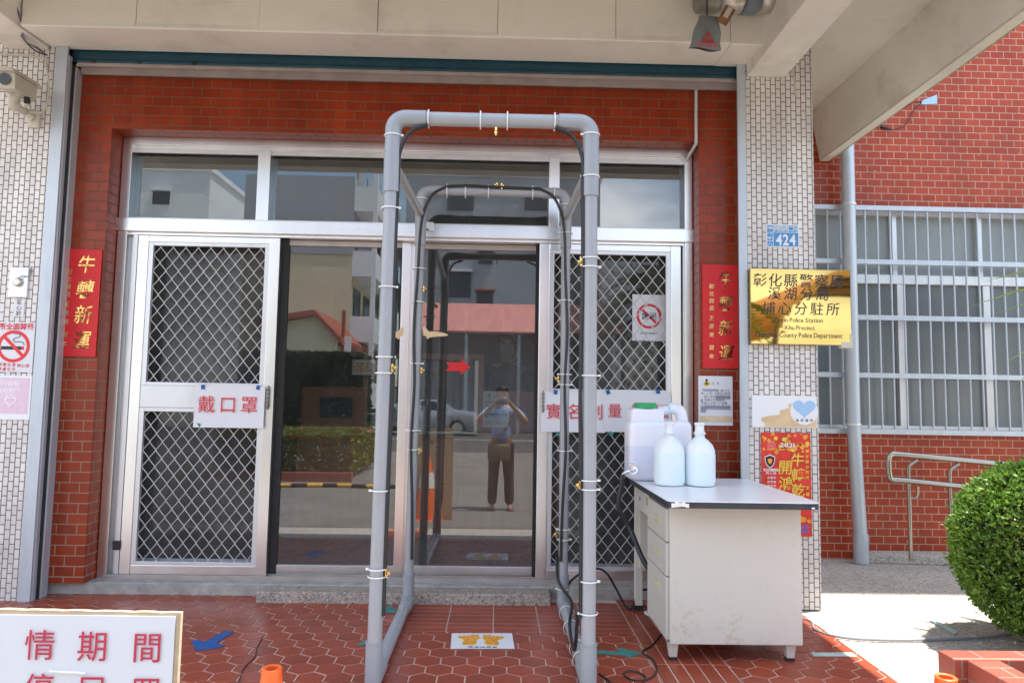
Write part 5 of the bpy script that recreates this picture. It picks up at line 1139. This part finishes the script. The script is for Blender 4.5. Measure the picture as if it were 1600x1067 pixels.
def grille():
    t = thing('window_grille', 'pale grey steel bar grille over the wing window', 'grille', (4, 1.36, 1.0))
    for z in (1.003, 1.452, 1.919, 2.375, 2.822): B(1.96, 6.4, 1.345, 1.375, z - .02, z + .02).build('rail', 'rail', t, bevel=.003)
    x = 2.045
    while x < 6.4: MB().tube([(x, 1.36, 1.02), (x, 1.36, 2.80)], .0078, 8).build('bar', 'rail', t, smooth=True); x += .1035
grille()
def downspout():
    t = thing('downspout', 'bluish grey rain pipe on the brick wing wall', 'drain pipe', (2.82, 1.29, 0))
    x = 2.80
    MB().tube([(x, 1.27, 1.05), (x, 1.27, 3.4)], .052, 24).build('upper_pipe', 'rail', t, smooth=True)
    MB().tube(bez([(x + .004, 1.27, 1.06), (x + .012, 1.265, .7), (x + .03, 1.255, .2)], 6), .049, 24).build('lower_pipe', 'rail', t, smooth=True)
    MB().tube([(x + .03, 1.255, .0), (x + .03, 1.255, .22)], .056, 24).build('foot_coupling', 'rail', t, smooth=True)
    for z in (1.06, 2.82): MB().torus((x, 1.27, z), (0, 0, 1), .055, .006, 24, 6).build('clamp', 'aluw', t, smooth=True)
downspout()
def kerb():
    m = MB().prism([(2.86, 1.392, -.006), (2.86, 1.26, -.006), (8, .92, -.006), (8, 1.392, -.006)], (0, 0, .075)); tag(m.build('kerb', 'agg', bevel=.01), 'low aggregate kerb along the foot of the wing wall', 'kerb')
kerb()
def handrail():
    t = thing('handrail', 'double stainless steel handrail on the wing wall ramp', 'handrail', (3.5, 1.0, .07)); Y = 1.03
    def Q(px, py, y=Y): return Vector(U(px, py, y))
    tl, bl, tr, br = Q(1408, 710), Q(1408, 750), Q(1560, 724), Q(1560, 765)
    d1 = (tr - tl).normalized(); e = 2.2
    arc = [tr + d1 * e, tl]; mid = (tl + bl) / 2; rr_ = (tl.z - bl.z) / 2
    pts = [tr + d1 * e, tr, tl + d1 * .02]
    xl = Q(1389, 730).x
    pts += [Vector((xl + .02, Y, tl.z - .004)), Vector((xl, Y, tl.z - .035)), Vector((xl - .002, Y, mid.z)), Vector((xl + .002, Y, bl.z + .035)), Vector((xl + .025, Y, bl.z + .002)), bl + d1 * .05, br, br + d1 * e]
    MB().tube(bez(pts, 8), .021, 14).build('rail_loop', 'steel', t, smooth=True)
    for px in (1425, 1490, 1556, 1640):
        b = Q(px, 800); top = Q(px + 9, 716 + (px - 1425) * .095); lo = Q(px + 14, 757 + (px - 1425) * .095)
        MB().tube(bez([(b.x, Y + .03, .06), (b.x, Y + .03, .5), (b.x - .002, Y + .03, top.z - .10), (b.x + .012, Y + .02, top.z - .05), (top.x, Y, top.z - .01)], 6), .0145, 12).build('post', 'steel', t, smooth=True)
        MB().tube(bez([(b.x, Y + .03, lo.z - .10), (b.x + .03, Y + .02, lo.z - .105), (b.x + .05, Y + .01, lo.z - .085), (b.x + .052, Y, lo.z - .01)], 5), .010, 10).build('bracket', 'steel', t, smooth=True)
handrail()
# loose wire on the wing wall
t = thing('wall_wire', 'loose black wire with a connector taped to the upper brick wing wall', 'wire', U(1420, 165, 1.39))
MB().tube(bez([U(1378, 200, 1.385), U(1395, 203, 1.38), U(1415, 195, 1.38), U(1428, 172, 1.385), U(1440, 160, 1.39), U(1425, 162, 1.39), U(1402, 175, 1.39)], 6), .004, 7).build('wire', 'black', t, smooth=True)
MB().tube([U(1376, 198, 1.38), U(1392, 203, 1.38)], [.014, .007], 8).build('connector', 'black', t, smooth=True)
a, b = U(1438, 160, 1.395), U(1464, 150, 1.395); MB().prism([(a[0], 1.398, a[2] - .02), (b[0], 1.398, a[2] - .01), (b[0], 1.398, b[2] + .01), (a[0] + .02, 1.398, a[2] + .015)], (0, -.004, 0)).build('tape_patch', 'sky_print', t)
# planter
def planter():
    pz = .16; a = G(1476, 1021, pz); b = G(1497, 1022, pz); x0, x1, y1 = a[0], b[0], a[1]
    t = thing('brick_planter', 'low red tiled planter with dark soil in the right foreground', 'planter', (x0 + 1, y1 - .5, -.05)); zb = -.1
    m = MB(); m.box(x0, x0 + 3, y1 - .06, y1 + .05, zb, pz); m.build('back_wall', 'planter', t, bevel=.006)
    B(x1, x1 + .14, y1 - 2.2, y1 - .0605, zb, pz - .002).build('side_wall', 'planter', t, bevel=.006)
    B(x1 + .1405, x0 + 3, y1 - 2.2, y1 - .0605, zb, pz - .07).build('soil', 'soil', t)
    return x0, y1
PX, PY = planter()
def leaf_cloud(name, pts_normals, size, mat, parent, seed=1, ratio=.5):
    rnd = random.Random(seed); vs = []; fs = []; org = root_loc(parent)
    for p, nrm in pts_normals:
        d = (Vector(nrm) * rnd.uniform(.3, 1.0) + Vector((rnd.gauss(0, .6), rnd.gauss(0, .6), rnd.gauss(.25, .5)))).normalized()
        s = d.cross(Vector((rnd.gauss(0, 1), rnd.gauss(0, 1), rnd.gauss(0, 1)))).normalized(); u = d.cross(s); L_ = size * rnd.uniform(.6, 1.25); w = L_ * ratio * .5
        p = Vector(p) - org; k = len(vs); c = p + d * L_ * .5 - u * w * .25
        vs += [p, c + s * w, p + d * L_, c - s * w]; fs += [(k, k + 1, k + 2), (k, k + 2, k + 3)]
    me = bpy.data.meshes.new(name); me.from_pydata(vs, [], fs); me.materials.append(M[mat]); o = bpy.data.objects.new(name, me); COL.objects.link(o); o.parent = parent; return o
def bush():
    c = Vector(U(1654, 860, -.62)); R_ = .475
    t = thing('round_bush', 'clipped round green bush at the right edge beside the planter', 'bush', (c[0], c[1], -.006)); rnd = random.Random(8); pn = []
    from mathutils import noise as mn
    for k in range(30000):
        z = rnd.uniform(-1, 1); a = rnd.uniform(0, 2 * math.pi); q = math.sqrt(1 - z * z); n = Vector((q * math.cos(a), q * math.sin(a), z))
        lump = mn.noise(n * 3.1) * .05 + mn.noise(n * 8.0) * .055 + mn.noise(n * 19.0) * .05
        rr_ = R_ * (1 + lump) * (1 - abs(rnd.gauss(0, .035)) + (rnd.random() < .05) * rnd.uniform(0, .075)); 
        pn.append((c + Vector((n.x, n.y, n.z * .97)) * rr_, n))
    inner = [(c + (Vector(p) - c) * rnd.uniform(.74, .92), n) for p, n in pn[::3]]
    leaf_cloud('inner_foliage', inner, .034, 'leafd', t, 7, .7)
    leaf_cloud('foliage', pn, .025, 'leaf', t, 4, .6)
    leaf_cloud('dead_leaves', pn[::160], .026, 'deadleaf', t, 11, .6)
    m = MB(); rnd = random.Random(2)
    m.tube([(c[0], c[1], -.02), (c[0] + .02, c[1], .12), (c[0], c[1], .3), (c[0], c[1], c[2])], [.04, .032, .028, .02], 8)
    for k in range(60):
        n = Vector((rnd.gauss(0, 1), rnd.gauss(0, 1), rnd.gauss(.2, 1))).normalized(); s0 = Vector((c[0], c[1], c[2] - .2 + .3 * rnd.random())); m.tube([s0, c + n * R_ * .5, c + n * R_ * .95], [.008, .006, .003], 5)
    m.build('branches', 'twig', t, smooth=True)
bush()
def spiky(loc, zt, nl, L_, label, seed, trunk=.05, name='spiky_plant', cat='plant', width=.022, droop=.25):
    t = thing(name, label, cat, loc); rnd = random.Random(seed); x, y, z = loc
    MB().tube([(x, y, z - .02), (x + .01, y, z + (zt - z) * .5), (x, y, zt)], [trunk * 1.25, trunk, trunk * .9], 10).build('trunk', 'twig', t, smooth=True)
    vs = []; fs = []; org = Vector(loc)
    for k in range(nl):
        a = rnd.uniform(0, 2 * math.pi); e = rnd.uniform(-.35, 1.35); d = Vector((math.cos(a) * math.cos(e), math.sin(a) * math.cos(e), math.sin(e))); s = d.cross(Vector((0, 0, 1))).normalized(); l = L_ * rnd.uniform(.75, 1.1); b0 = Vector((x, y, zt - rnd.uniform(0, .1))) - org
        k0 = len(vs); N = 5
        for i in range(N + 1):
            u = i / N; p = b0 + d * l * u + Vector((0, 0, -droop * l * u * u)); w = width * (1 - u) ** .42 * (.6 + 1.2 * u if u < .4 else 1.08)
            vs += [p - s * w, p + s * w + Vector((0, 0, .0)), p + Vector((0, 0, -.35 * w))]
        for i in range(N):
            q = k0 + 3 * i; fs += [(q, q + 2, q + 5, q + 3), (q + 2, q + 1, q + 4, q + 5)]
    me = bpy.data.meshes.new('leaves'); me.from_pydata(vs, [], fs); me.materials.append(M['palm']); o = bpy.data.objects.new('leaves', me); COL.objects.link(o); o.parent = t
spiky((3.93, -.72, -.006), 2.0, 90, 1.2, 'spiky leaved plant whose tips show above the round bush', 5, trunk=.07, droop=.3, width=.045)

# ================================================================== WHAT THE GLASS MIRRORS
GZ = -.27
def palm_tree(x, y, h, label, seed):
    t = thing('palm_tree', label, 'palm tree', (x, y, GZ)); rnd = random.Random(seed)
    MB().tube(bez([(x, y, GZ - .05), (x + .04, y, h * .5), (x, y, h)], 6), [.16] * 6 + [.12] * 7, 12).build('trunk', 'twig', t, smooth=True)
    vs = []; fs = []; org = Vector((x, y, GZ))
    for k in range(26):
        a = 2 * math.pi * k / 26 * 5 + rnd.uniform(-.2, .2); e = rnd.uniform(-.1, 1.2); l = rnd.uniform(1.3, 1.8); d = Vector((math.cos(a) * math.cos(e), math.sin(a) * math.cos(e), math.sin(e)))
        side = d.cross(Vector((0, 0, 1))).normalized(); b0 = Vector((x, y, h)) - org; N = 22
        for i in range(2, N):
            u = i / N; p = b0 + d * l * u + Vector((0, 0, -.75 * l * u * u))
            for sg in (-1, 1):
                q = (d * .6 + side * sg + Vector((0, 0, -.35))).normalized(); ll = .42 * math.sin(math.pi * min(1, u * .9 + .1)) + .05; w = Vector((0, 0, .012)) + d * .012; k0 = len(vs)
                vs += [p - w, p + w, p + q * ll + Vector((0, 0, -.1 * ll))]; fs.append((k0, k0 + 1, k0 + 2))
    me = bpy.data.meshes.new('fronds'); me.from_pydata(vs, [], fs); me.materials.append(M['palm']); o = bpy.data.objects.new('fronds', me); COL.objects.link(o); o.parent = t
palm_tree(2.75, -6.2, 2.6, 'feathery palm tree beyond the planter that the brass plaque mirrors', 3)
palm_tree(3.3, -9.2, 3.4, 'taller feathery palm tree farther along the drive', 6)

def hedge(x0, x1, y0, y1, z1, label, mat, n, size, seed, flowers=0):
    t = thing('hedge', label, 'hedge', ((x0 + x1) / 2, (y0 + y1) / 2, GZ)); rnd = random.Random(seed); pn = []
    for k in range(n):
        f = rnd.random(); x = rnd.uniform(x0, x1); y = rnd.uniform(y0, y1); z = rnd.uniform(GZ + .1, z1)
        if f < .45: y = y1 - rnd.random() ** 2 * .12; nn = (0, 1, 0)
        elif f < .8: z = z1 - rnd.random() ** 2 * .12; nn = (0, 0, 1)
        elif f < .9: x = x0 + rnd.random() ** 2 * .12; nn = (-1, 0, 0)
        else: x = x1 - rnd.random() ** 2 * .12; nn = (1, 0, 0)
        pn.append(((x, y, z), nn))
    leaf_cloud('foliage', pn, size, mat, t, seed, .6)
    if flowers: leaf_cloud('blossoms', pn[::flowers], size * .8, 'redpaper', t, seed + 1, 1)
    m = MB()
    for k in range(int((x1 - x0) * 3) + 2): x = x0 + .1 + (x1 - x0 - .2) * rnd.random(); y = (y0 + y1) / 2; m.tube([(x, y, GZ - .03), (x, y, z1 - .15)], [.03, .015], 6)
    m.build('stems', 'twig', t)
p, q = UM(440, 742, -7.6), UM(536, 742, -7.6)
hedge(p[0] - 1.2, q[0] + .1, -10.2, -7.6, .52, 'low yellow green hedge with red flowers along the drive', 'flower', 15000, .075, 3, 14)
m = MB(); m.box(p[0] - 1.3, q[0] + .18, -7.58, -7.42, GZ, GZ + .16); tag(m.build('brick_edging', 'planter'), 'low tiled edging in front of the flowering hedge', 'edging')
p, q = UM(430, 557, -17), UM(562, 557, -17)
hedge(p[0] - 1, q[0], -18.5, -17, p[2], 'tall dark green hedge across the drive', 'leafd', 22000, .22, 5)
# striped parking bar
p, q = UM(440, 753, -6.7), UM(655, 755, -6.7)
t = thing('parking_bar', 'yellow and black striped bar lying on the drive', 'parking bar', ((p[0] + q[0]) / 2, -6.7, GZ))
k = 0; x = p[0] - .3
while x < q[0]:
    MB().tube([(x, -6.7 + .05 * math.sin(k), GZ + .035), (x + .24, -6.7 + .05 * math.sin(k + 1), GZ + .035)], .034, 10).build('stripe', 'yellowp' if k % 2 else 'tyre', t, smooth=True); x += .24; k += 1
def cone_far():
    p = UM(665, 830, -3.1); x = p[0]; y = -3.1; z0 = ground_z(y)
    t = thing('traffic_cone', 'red and white traffic cone on the drive seen only in the glass', 'traffic cone', (x, y, z0), 'orange traffic cones')
    MB().lathe([(.15, .02), (.035, .70), (.028, .71)], (x, y, z0), 20).build('body', 'cone', t, smooth=True); MB().lathe([(.098, .36), (.071, .53)], (x, y, z0), 20).build('reflective_band', 'whiteink', t, smooth=True); B(x - .19, x + .19, y - .19, y + .19, z0 + .001, z0 + .024).build('base', 'cone', t, bevel=.008)
cone_far()
def poly_wall(m, pts, z0, z1, th=.2):
    for i in range(len(pts) - 1):
        a, b = Vector((*pts[i], z0)), Vector((*pts[i + 1], z0)); d = (b - a).normalized(); n = Vector((d.y, -d.x, 0)) * th
        m.prism([a, b, b + n, a + n], (0, 0, z1 - z0))
# yellow gabled house
def carport():
    cx, hw, zb, rise, y0, y1 = 7.6, 3.3, 2.25, 1.45, -6.6, -11.5
    t = thing('carport', 'amber vaulted carport beside the drive that the brass plaque mirrors', 'carport', (cx, y0, GZ)); n = 24
    arc = lambda k, dz=0.0: (cx - hw * math.cos(math.pi * k / n), zb + rise * math.sin(math.pi * k / n) + dz)
    m = MB()
    for k in range(n):
        (xa, za), (xb, zb_) = arc(k), arc(k + 1); m.prism([(xa, y0, za), (xb, y0, zb_), (xb, y0, zb_ + .02), (xa, y0, za + .02)], (0, y1 - y0, 0))
    m.build('vault_roof', pm('amber_sheet', (.50, .22, .07), .4, var=.2, scale=2), t)
    m = MB()
    for k in range(n):
        (xa, za), (xb, zb_) = arc(k), arc(k + 1); m.prism([(xa, y0 + .03, za + .02), (xb, y0 + .03, zb_ + .02), (xb, y0 + .03, zb_ - .06), ((xa + xb) / 2, y0 + .03, (za + zb_) / 2 - .16), (xa, y0 + .03, za - .06)], (0, -.02, 0))
    m.build('scalloped_fringe', 'tan', t)
    for y in np.linspace(y0 - .1, y1 + .1, 5): MB().tube([(arc(k)[0], y, arc(k)[1] - .05) for k in range(n + 1)], .035, 8).build('rib', 'motor3', t, smooth=True)
    for x in (cx - hw, cx + hw):
        for y in (y0 - .1, y1 + .1): MB().tube([(x, y, GZ), (x, y, zb - .04)], .05, 10).build('post', 'motor3', t, smooth=True)
carport()
def gable_house():
    Y = -24; l, ap, rt = UM(380, 520, Y), UM(494, 490, Y), UM(528, 530, Y); gz = GZ
    t = thing('yellow_house', 'small yellow house with red roof trim beyond the hedge', 'house', (ap[0], Y, gz)); D = -6
    ez = rt[2]; lx = ap[0] - (rt[0] - ap[0]) * 2.4
    MB().prism([(lx, Y, gz), (rt[0], Y, gz), (rt[0], Y, ez), (ap[0], Y, ap[2] - .1), (lx, Y, ap[2] - .55)], (0, D, 0)).build('wall', 'yhouse', t)
    m = MB(); m.prism([(rt[0] + .25, Y + .35, ez - .25), (rt[0] + .25, Y + .35, ez - .02), (ap[0], Y + .35, ap[2] + .13), (ap[0], Y + .35, ap[2] - .1)], (0, D - .7, 0)); m.prism([(lx - .2, Y + .35, ap[2] - .55), (lx - .2, Y + .35, ap[2] - .3), (ap[0] - .001, Y + .35, ap[2] + .13), (ap[0] - .001, Y + .35, ap[2] - .1)], (0, D - .7, 0)); m.build('roof', 'redtrim', t)
    B(lx + .6, lx + 1.5, Y + .001, Y + .04, gz + 1, gz + 2).build('window', 'win', t)
    p = UM(537, 535, Y + .5); s0 = B(p[0] - .16, p[0] + .16, Y - .2, Y - .1, p[2] - 1.7, p[2] + .3)
    o = s0.build('hanging_sign', 'whiteink', t)
    B(rt[0] + .12, rt[0] + .24, Y - .25, Y - .05, gz, ez + 1.2).build('pilaster', 'redtrim', t)
gable_house()
def balcony_block():
    t = thing('balcony_block', 'tan apartment block with white balconies behind the yellow house', 'building', (-9, -32, GZ))
    Y = -28; Bc = UM(551, 390, Y); A = UM(380, 390, Y); ht = 13.5; bx = Bc[0]
    far = (bx - .35, Y - 15)
    m = MB(); m.prism([(A[0], Y, GZ), (bx, Y, GZ), (far[0], far[1], GZ), (A[0], far[1], GZ)], (0, 0, UM(500, 397, Y)[2] - GZ)); m.build('wall', 'tanwall', t)
    zt = UM(500, 397, Y)[2]
    zq = UM(500, 276, Y)[2]; B(A[0], bx + .02, Y - 12, Y + .06, max(zt, GZ + ht * 0 + zt), zq).build('metal_storey', 'gwall', t)
    d = Vector((far[0] - bx, far[1] - Y, 0)).normalized(); n = Vector((-d.y, d.x, 0)); n = n if n.x > 0 else -n
    for k in range(4):
        z = GZ + .9 + 3.1 * k
        a = Vector((bx, Y, z)); 
        MB().prism([a, a + d * 14.5, a + d * 14.5 + n * 1.1, a + n * 1.1], (0, 0, 1.2)).build('balcony', 'lwall', t)
        m = MB()
        for i in range(5): q = a + d * (.6 + 2.8 * i) + Vector((0, 0, 1.25)); m.prism([q, q + d * 1.7, q + d * 1.7 + n * .05, q + n * .05], (0, 0, 1.4))
        m.build('windows', 'win', t)
        m = MB()
        for i in range(6): q = a + d * (.0 + 2.85 * i) + Vector((0, 0, 1.2)) + n * .9; m.prism([q, q + d * .25, q + d * .25 + n * .2, q + n * .2], (0, 0, 1.9))
        m.build('balcony_post', 'lwall', t)
balcony_block()
def far_block(name, label, px0, px1, py, Y, D, mat, wins):
    a, b = UM(px0, py, Y), UM(px1, py, Y); t = thing(name, label, 'building', ((a[0] + b[0]) / 2, Y, GZ)); zt = a[2]
    B(a[0], b[0], Y - D, Y, GZ, zt).build('wall', mat, t)
    B(a[0] - .15, b[0] + .15, Y - D - .1, Y + .15, zt + .001, zt + .35).build('parapet', 'lwall', t)
    for (u, v, w, h) in wins:
        p = UM(u, v, Y); q = UM(u + w, v + h, Y); f = B(p[0], q[0], Y + .001, Y + .06, q[2], p[2]).build('window', 'win', t); B(p[0] - .1, q[0] + .1, Y + .001, Y + .35, p[2] + .02, p[2] + .12).build('awning', 'redtrim' if v > 430 else 'lwall', f)
far_block('grey_building', 'big grey building across the road with small windows', 636, 938, 274, -34, 10, 'gwall', [(748, 393, 22, 20), (745, 456, 25, 22), (690, 425, 45, 40), (700, 300, 40, 30), (820, 300, 40, 30)])
far_block('pale_building', 'pale tall building far left across the road', 150, 330, 265, -42, 10, 'lwall', [(240, 300, 25, 20)])
def red_shed():
    Y = -25; a, b = UM(640, 518, Y), UM(980, 518, Y); t = thing('red_roof_shed', 'long open shed with red corrugated roof across the road', 'shed', ((a[0] + b[0]) / 2, Y, GZ)); zt = UM(700, 476, Y - 4)[2]
    MB().prism([(a[0], Y, a[2]), (b[0], Y, a[2]), (b[0], Y - 4, zt), (a[0], Y - 4, zt)], (0, 0, .08)).build('roof', 'redroof', t)
    B(a[0], b[0], Y - 4.1, Y - 3.9, GZ, zt).build('back_wall', 'gwall', t)
    for x in np.linspace(a[0] + .1, b[0] - .2, 5): B(x, x + .14, Y - .2, Y - .06, GZ, a[2]).build('post', 'gwall', t)
red_shed()
def car():
    Y = -22.5; p = UM(735, 640, Y); cx = p[0] - 1.9
    t = thing('parked_car', 'silver saloon car parked across the drive', 'car', (cx, Y - .85, GZ)); w = 1.7; z = GZ
    pr = [(-2.2, .32), (-2.25, .6), (-2.1, .82), (-1.35, .92), (-.75, 1.36), (.55, 1.40), (1.25, 1.0), (2.05, .9), (2.25, .7), (2.2, .32)]
    MB().prism([(cx + u, Y, z + v) for u, v in pr], (0, -w, 0)).build('body', 'car', t, bevel=.05, smooth=True)
    MB().prism([(cx + u, Y + .012, z + v) for u, v in ((-1.15, .95), (-.68, 1.3), (-.1, 1.33), (-.1, .96))], (0, .01, 0)).build('side_window', 'win', t); MB().prism([(cx + u, Y + .012, z + v) for u, v in ((0, .96), (0, 1.33), (.5, 1.33), (1.05, 1.0))], (0, .01, 0)).build('side_window', 'win', t)
    for u in (-1.4, 1.4):
        for yy in (Y + .02, Y - w + .18):
            wh = MB().tube([(cx + u, yy - .2, z + .32), (cx + u, yy, z + .32)], .32, 22).build('wheel', 'tyre', t, smooth=True); MB().tube([(cx + u, yy + .001, z + .32), (cx + u, yy + .015, z + .32)], .2, 16).build('rim', 'alu', wh, smooth=True)
    B(cx + 2.14, cx + 2.27, Y - .35, Y - .05, z + .66, z + .82).build('tail_light', 'redink', t)
car()

# ------------------------------------------------------------------ people
def skin_mesh(name, mat, parent, nodes, edges, sub=2):
    org = root_loc(parent); me = bpy.data.meshes.new(name); me.from_pydata([Vector(n[0]) - org for n in nodes], edges, [])
    o = bpy.data.objects.new(name, me); COL.objects.link(o); md = o.modifiers.new('s', 'SKIN'); o.modifiers.new('u', 'SUBSURF').levels = sub
    for i, n in enumerate(nodes): r = n[1]; me.skin_vertices[0].data[i].radius = r if isinstance(r, tuple) else (r, r)
    me.skin_vertices[0].data[0].use_root = True
    dg = bpy.context.evaluated_depsgraph_get(); nm = bpy.data.meshes.new_from_object(o.evaluated_get(dg)); bpy.data.objects.remove(o)
    nm.materials.clear(); nm.materials.append(M[mat]); nm.polygons.foreach_set('use_smooth', [True] * len(nm.polygons)); nm.name = name
    q = bpy.data.objects.new(name, nm); COL.objects.link(q); q.parent = parent; return q
def person(x, y, z0, h, face, label, shirt, pants, arms, mask=False, bag=False, sleeve=.5):
    """face: +1 looks to +Y, -1 looks to -Y. arms: list of (elbow, hand) offsets in body space (right, up, forward) fractions of height"""
    t = thing('person', label, 'person', (x, y, z0)); k = h
    def P3(r, u, f): return Vector((x + r * k * (1 if face > 0 else -1), y + f * k * face, z0 + u * k))
    N = [(P3(0, .53, 0), (.085 * k, .062 * k)), (P3(0, .62, .0), (.080 * k, .058 * k)), (P3(0, .73, 0), (.095 * k, .062 * k)), (P3(0, .80, -.005), (.075 * k, .05 * k)), (P3(0, .845, .0), .031 * k), (P3(0, .885, .012), (.043 * k, .048 * k)), (P3(0, .935, .012), (.046 * k, .054 * k)), (P3(0, .98, .004), (.036 * k, .042 * k))]
    E = [(i, i + 1) for i in range(7)]
    body = list(N); be = list(E)
    def chain(frm, pts):
        pr = frm
        for p, r in pts: body.append((p, r)); be.append((pr, len(body) - 1)); pr = len(body) - 1
        return pr
    legs = []
    for s in (-1, 1):
        pts = [(P3(s * .05, .49, 0), .052 * k), (P3(s * .062, .28, .006), .036 * k), (P3(s * .068, .16, -.006), .032 * k), (P3(s * .07, .045, -.006), .023 * k), (P3(s * .075, .02, .03), (.022 * k, .016 * k)), (P3(s * .08, .014, .085), (.022 * k, .012 * k))]; legs.append(pts); chain(0, pts)
    sl = []
    for s, (el, hd) in zip((-1, 1), arms):
        sh = P3(s * .112, .795, 0); e = P3(s * el[0], el[1], el[2]); w = P3(s * hd[0], hd[1], hd[2]); wd = (w - e).normalized()
        end = chain(3, [(sh, .036 * k), ((sh + e) / 2, .030 * k), (e, .025 * k), ((e + w) / 2, .021 * k), (w, .016 * k), (w + wd * .04 * k, (.022 * k, .012 * k))]); sl.append((sh, e, w))
        palm = w + wd * .045 * k; sd = wd.cross(Vector((0, 0, 1)))
        sd = sd.normalized() if sd.length > .1 else Vector((1, 0, 0)); dn = wd.cross(sd).normalized()
        for f_, (o, l) in enumerate(((-.013, .036), (-.0045, .042), (.0045, .040), (.013, .031))):
            b = palm + sd * o * k; chain(end, [(b + wd * .012 * k, .0052 * k), (b + wd * l * .55 * k + dn * .006 * k, .0048 * k), (b + wd * l * .8 * k + dn * .018 * k, .004 * k)])
        b = w + wd * .012 * k; chain(end - 1, [(b + sd * -s * .020 * k + dn * .006 * k, .0062 * k), (b + sd * -s * .03 * k + wd * .02 * k + dn * .012 * k, .0052 * k)])
    bo = skin_mesh('body', 'skin', t, body, be)
    # face
    hc = P3(0, .935, .012); 
    def FP(r, u, f): return hc + Vector((r * k * (1 if face > 0 else -1), f * k * face, u * k))
    skin_mesh('nose', 'skin', t, [(FP(0, .008, .052), .006 * k), (FP(0, -.008, .060), .008 * k)], [(0, 1)], 1)
    for s in (-1, 1):
        MB().lathe([(.001, -.006 * k), (.006 * k, -.003 * k), (.007 * k, 0), (.006 * k, .003 * k), (.001, .006 * k)], FP(s * .019, .004, .046), 10).build('eye', 'blackink', t, smooth=True)
        MB().lathe([(.002, -.018 * k), (.008 * k, -.01 * k), (.010 * k, .006 * k), (.004 * k, .016 * k)], FP(s * .048, -.002, .0), 10, .6, 1).build('ear', 'skin', t, smooth=True)
    MB().box(*sorted((FP(-.016, 0, 0).x, FP(.016, 0, 0).x)), *sorted((FP(0, 0, .050).y, FP(0, 0, .046).y)), FP(0, -.032, 0).z, FP(0, -.027, 0).z).build('mouth', 'redink', t)
    # hair cap
    vs = []; fs = []; n1, n2 = 16, 9
    for j in range(n2 + 1):
        for i in range(n1):
            a = 2 * math.pi * i / n1; fr_ = math.sin(a) * face; e = -.25 - .1 + (math.pi / 2 + .35) * j / n2; lo = .55 if fr_ > .3 else -.35; e = lo + (math.pi / 2 - lo) * j / n2
            vs.append(hc + Vector((math.cos(a) * math.cos(e) * .054 * k, math.sin(a) * math.cos(e) * .064 * k, math.sin(e) * .068 * k + .004 * k)))
    for j in range(n2):
        for i in range(n1): fs.append((j * n1 + i, j * n1 + (i + 1) % n1, (j + 1) * n1 + (i + 1) % n1, (j + 1) * n1 + i))
    MB().raw(vs, fs).build('hair', 'hair', t, smooth=True)
    g = 1.12
    sn = [(P3(0, .50, 0), (.092 * k, .07 * k)), (P3(0, .62, 0), (.089 * k, .067 * k)), (P3(0, .73, 0), (.103 * k, .07 * k)), (P3(0, .80, -.004), (.082 * k, .056 * k)), (P3(0, .832, 0), .038 * k)]; se = [(0, 1), (1, 2), (2, 3), (3, 4)]
    for (sh, e, w) in sl:
        sn += [(sh, .043 * k), (sh * .45 + e * .55, .040 * k), (sh * (1 - 1.0) + e * 1.0 if sleeve > .6 else sh * .2 + e * .8, .036 * k)]; i = len(sn) - 3; se += [(3, i), (i, i + 1), (i + 1, i + 2)]
    skin_mesh('shirt', shirt, t, sn, se)
    pn = [(P3(0, .535, 0), (.092 * k, .068 * k))]; pe = []
    for pts in legs:
        pn += [(pts[0][0], .060 * k), (pts[1][0], .046 * k), (pts[2][0], .043 * k), (P3(0, .05, 0) * 0 + Vector((pts[3][0].x, pts[3][0].y, z0 + .04 * k)), .040 * k)]; i = len(pn) - 4; pe += [(0, i), (i, i + 1), (i + 1, i + 2), (i + 2, i + 3)]
    skin_mesh('trousers', pants, t, pn, pe)
    for s in (-1, 1):
        a = P3(s * .072, .0, -.03); b = P3(s * .08, .0, .1); MB().box(min(a.x, b.x) - .028 * k, max(a.x, b.x) + .028 * k, min(a.y, b.y), max(a.y, b.y), z0, z0 + .012 * k).build('sandal', 'trous', t, bevel=.006)
    if mask:
        MB().raw([FP(r, u, f) for f0 in (0, .004) for r, u, f in ((-.036, .002, .034 + f0), (0, .004, .064 + f0), (.036, .002, .034 + f0), (-.034, -.045, .026 + f0), (0, -.048, .05 + f0), (.034, -.045, .026 + f0))], [(0, 1, 4, 3), (1, 2, 5, 4), (6, 9, 10, 7), (7, 10, 11, 8), (0, 6, 7, 1), (1, 7, 8, 2), (3, 4, 10, 9), (4, 5, 11, 10), (0, 3, 9, 6), (2, 8, 11, 5)]).build('face_mask', 'mask', t, smooth=True)
    if bag:
        b = P3(-.02, .47, .11); bg_ = MB().box(b.x - .15, b.x + .15, b.y - .06, b.y + .06, b.z - .11, b.z + .11).build('waist_bag', 'bag', t, bevel=.035, smooth=True, seg=3)
        MB().tube(bez([P3(.12, .80, .0), P3(.02, .66, .085), P3(-.08, .5, .1)], 6), .012, 6).build('bag_strap', 'bag', t)
    return t
pz = ground_z(-4.55)
person(.06, -4.62, -.27, 1.66, 1, 'person in a light blue shirt holding up a camera, seen mirrored in the glass door', 'lblue', 'trous', (((.20, .70, .06), (.06, .86, .16)), ((.20, .70, .06), (.06, .86, .16))), bag=True, mask=False)
t = thing('handheld_camera', 'black camera held by the mirrored person before the porch', 'camera', (0.03, -4.36, 1.17)); B(-.02, .10, -4.40, -4.345, 1.14, 1.20).build('camera_body', 'black', t, bevel=.008)
p = U(790, 520, 2.45)
person(U(792, 560, 2.45)[0], 2.5, .0726, p[2] - .0726, -1, 'person in a dark shirt and pale face mask behind the reception counter', 'navy', 'trous', (((.155, .62, .02), (.15, .48, .09)), ((.155, .62, .02), (.13, .49, .1))), mask=True)
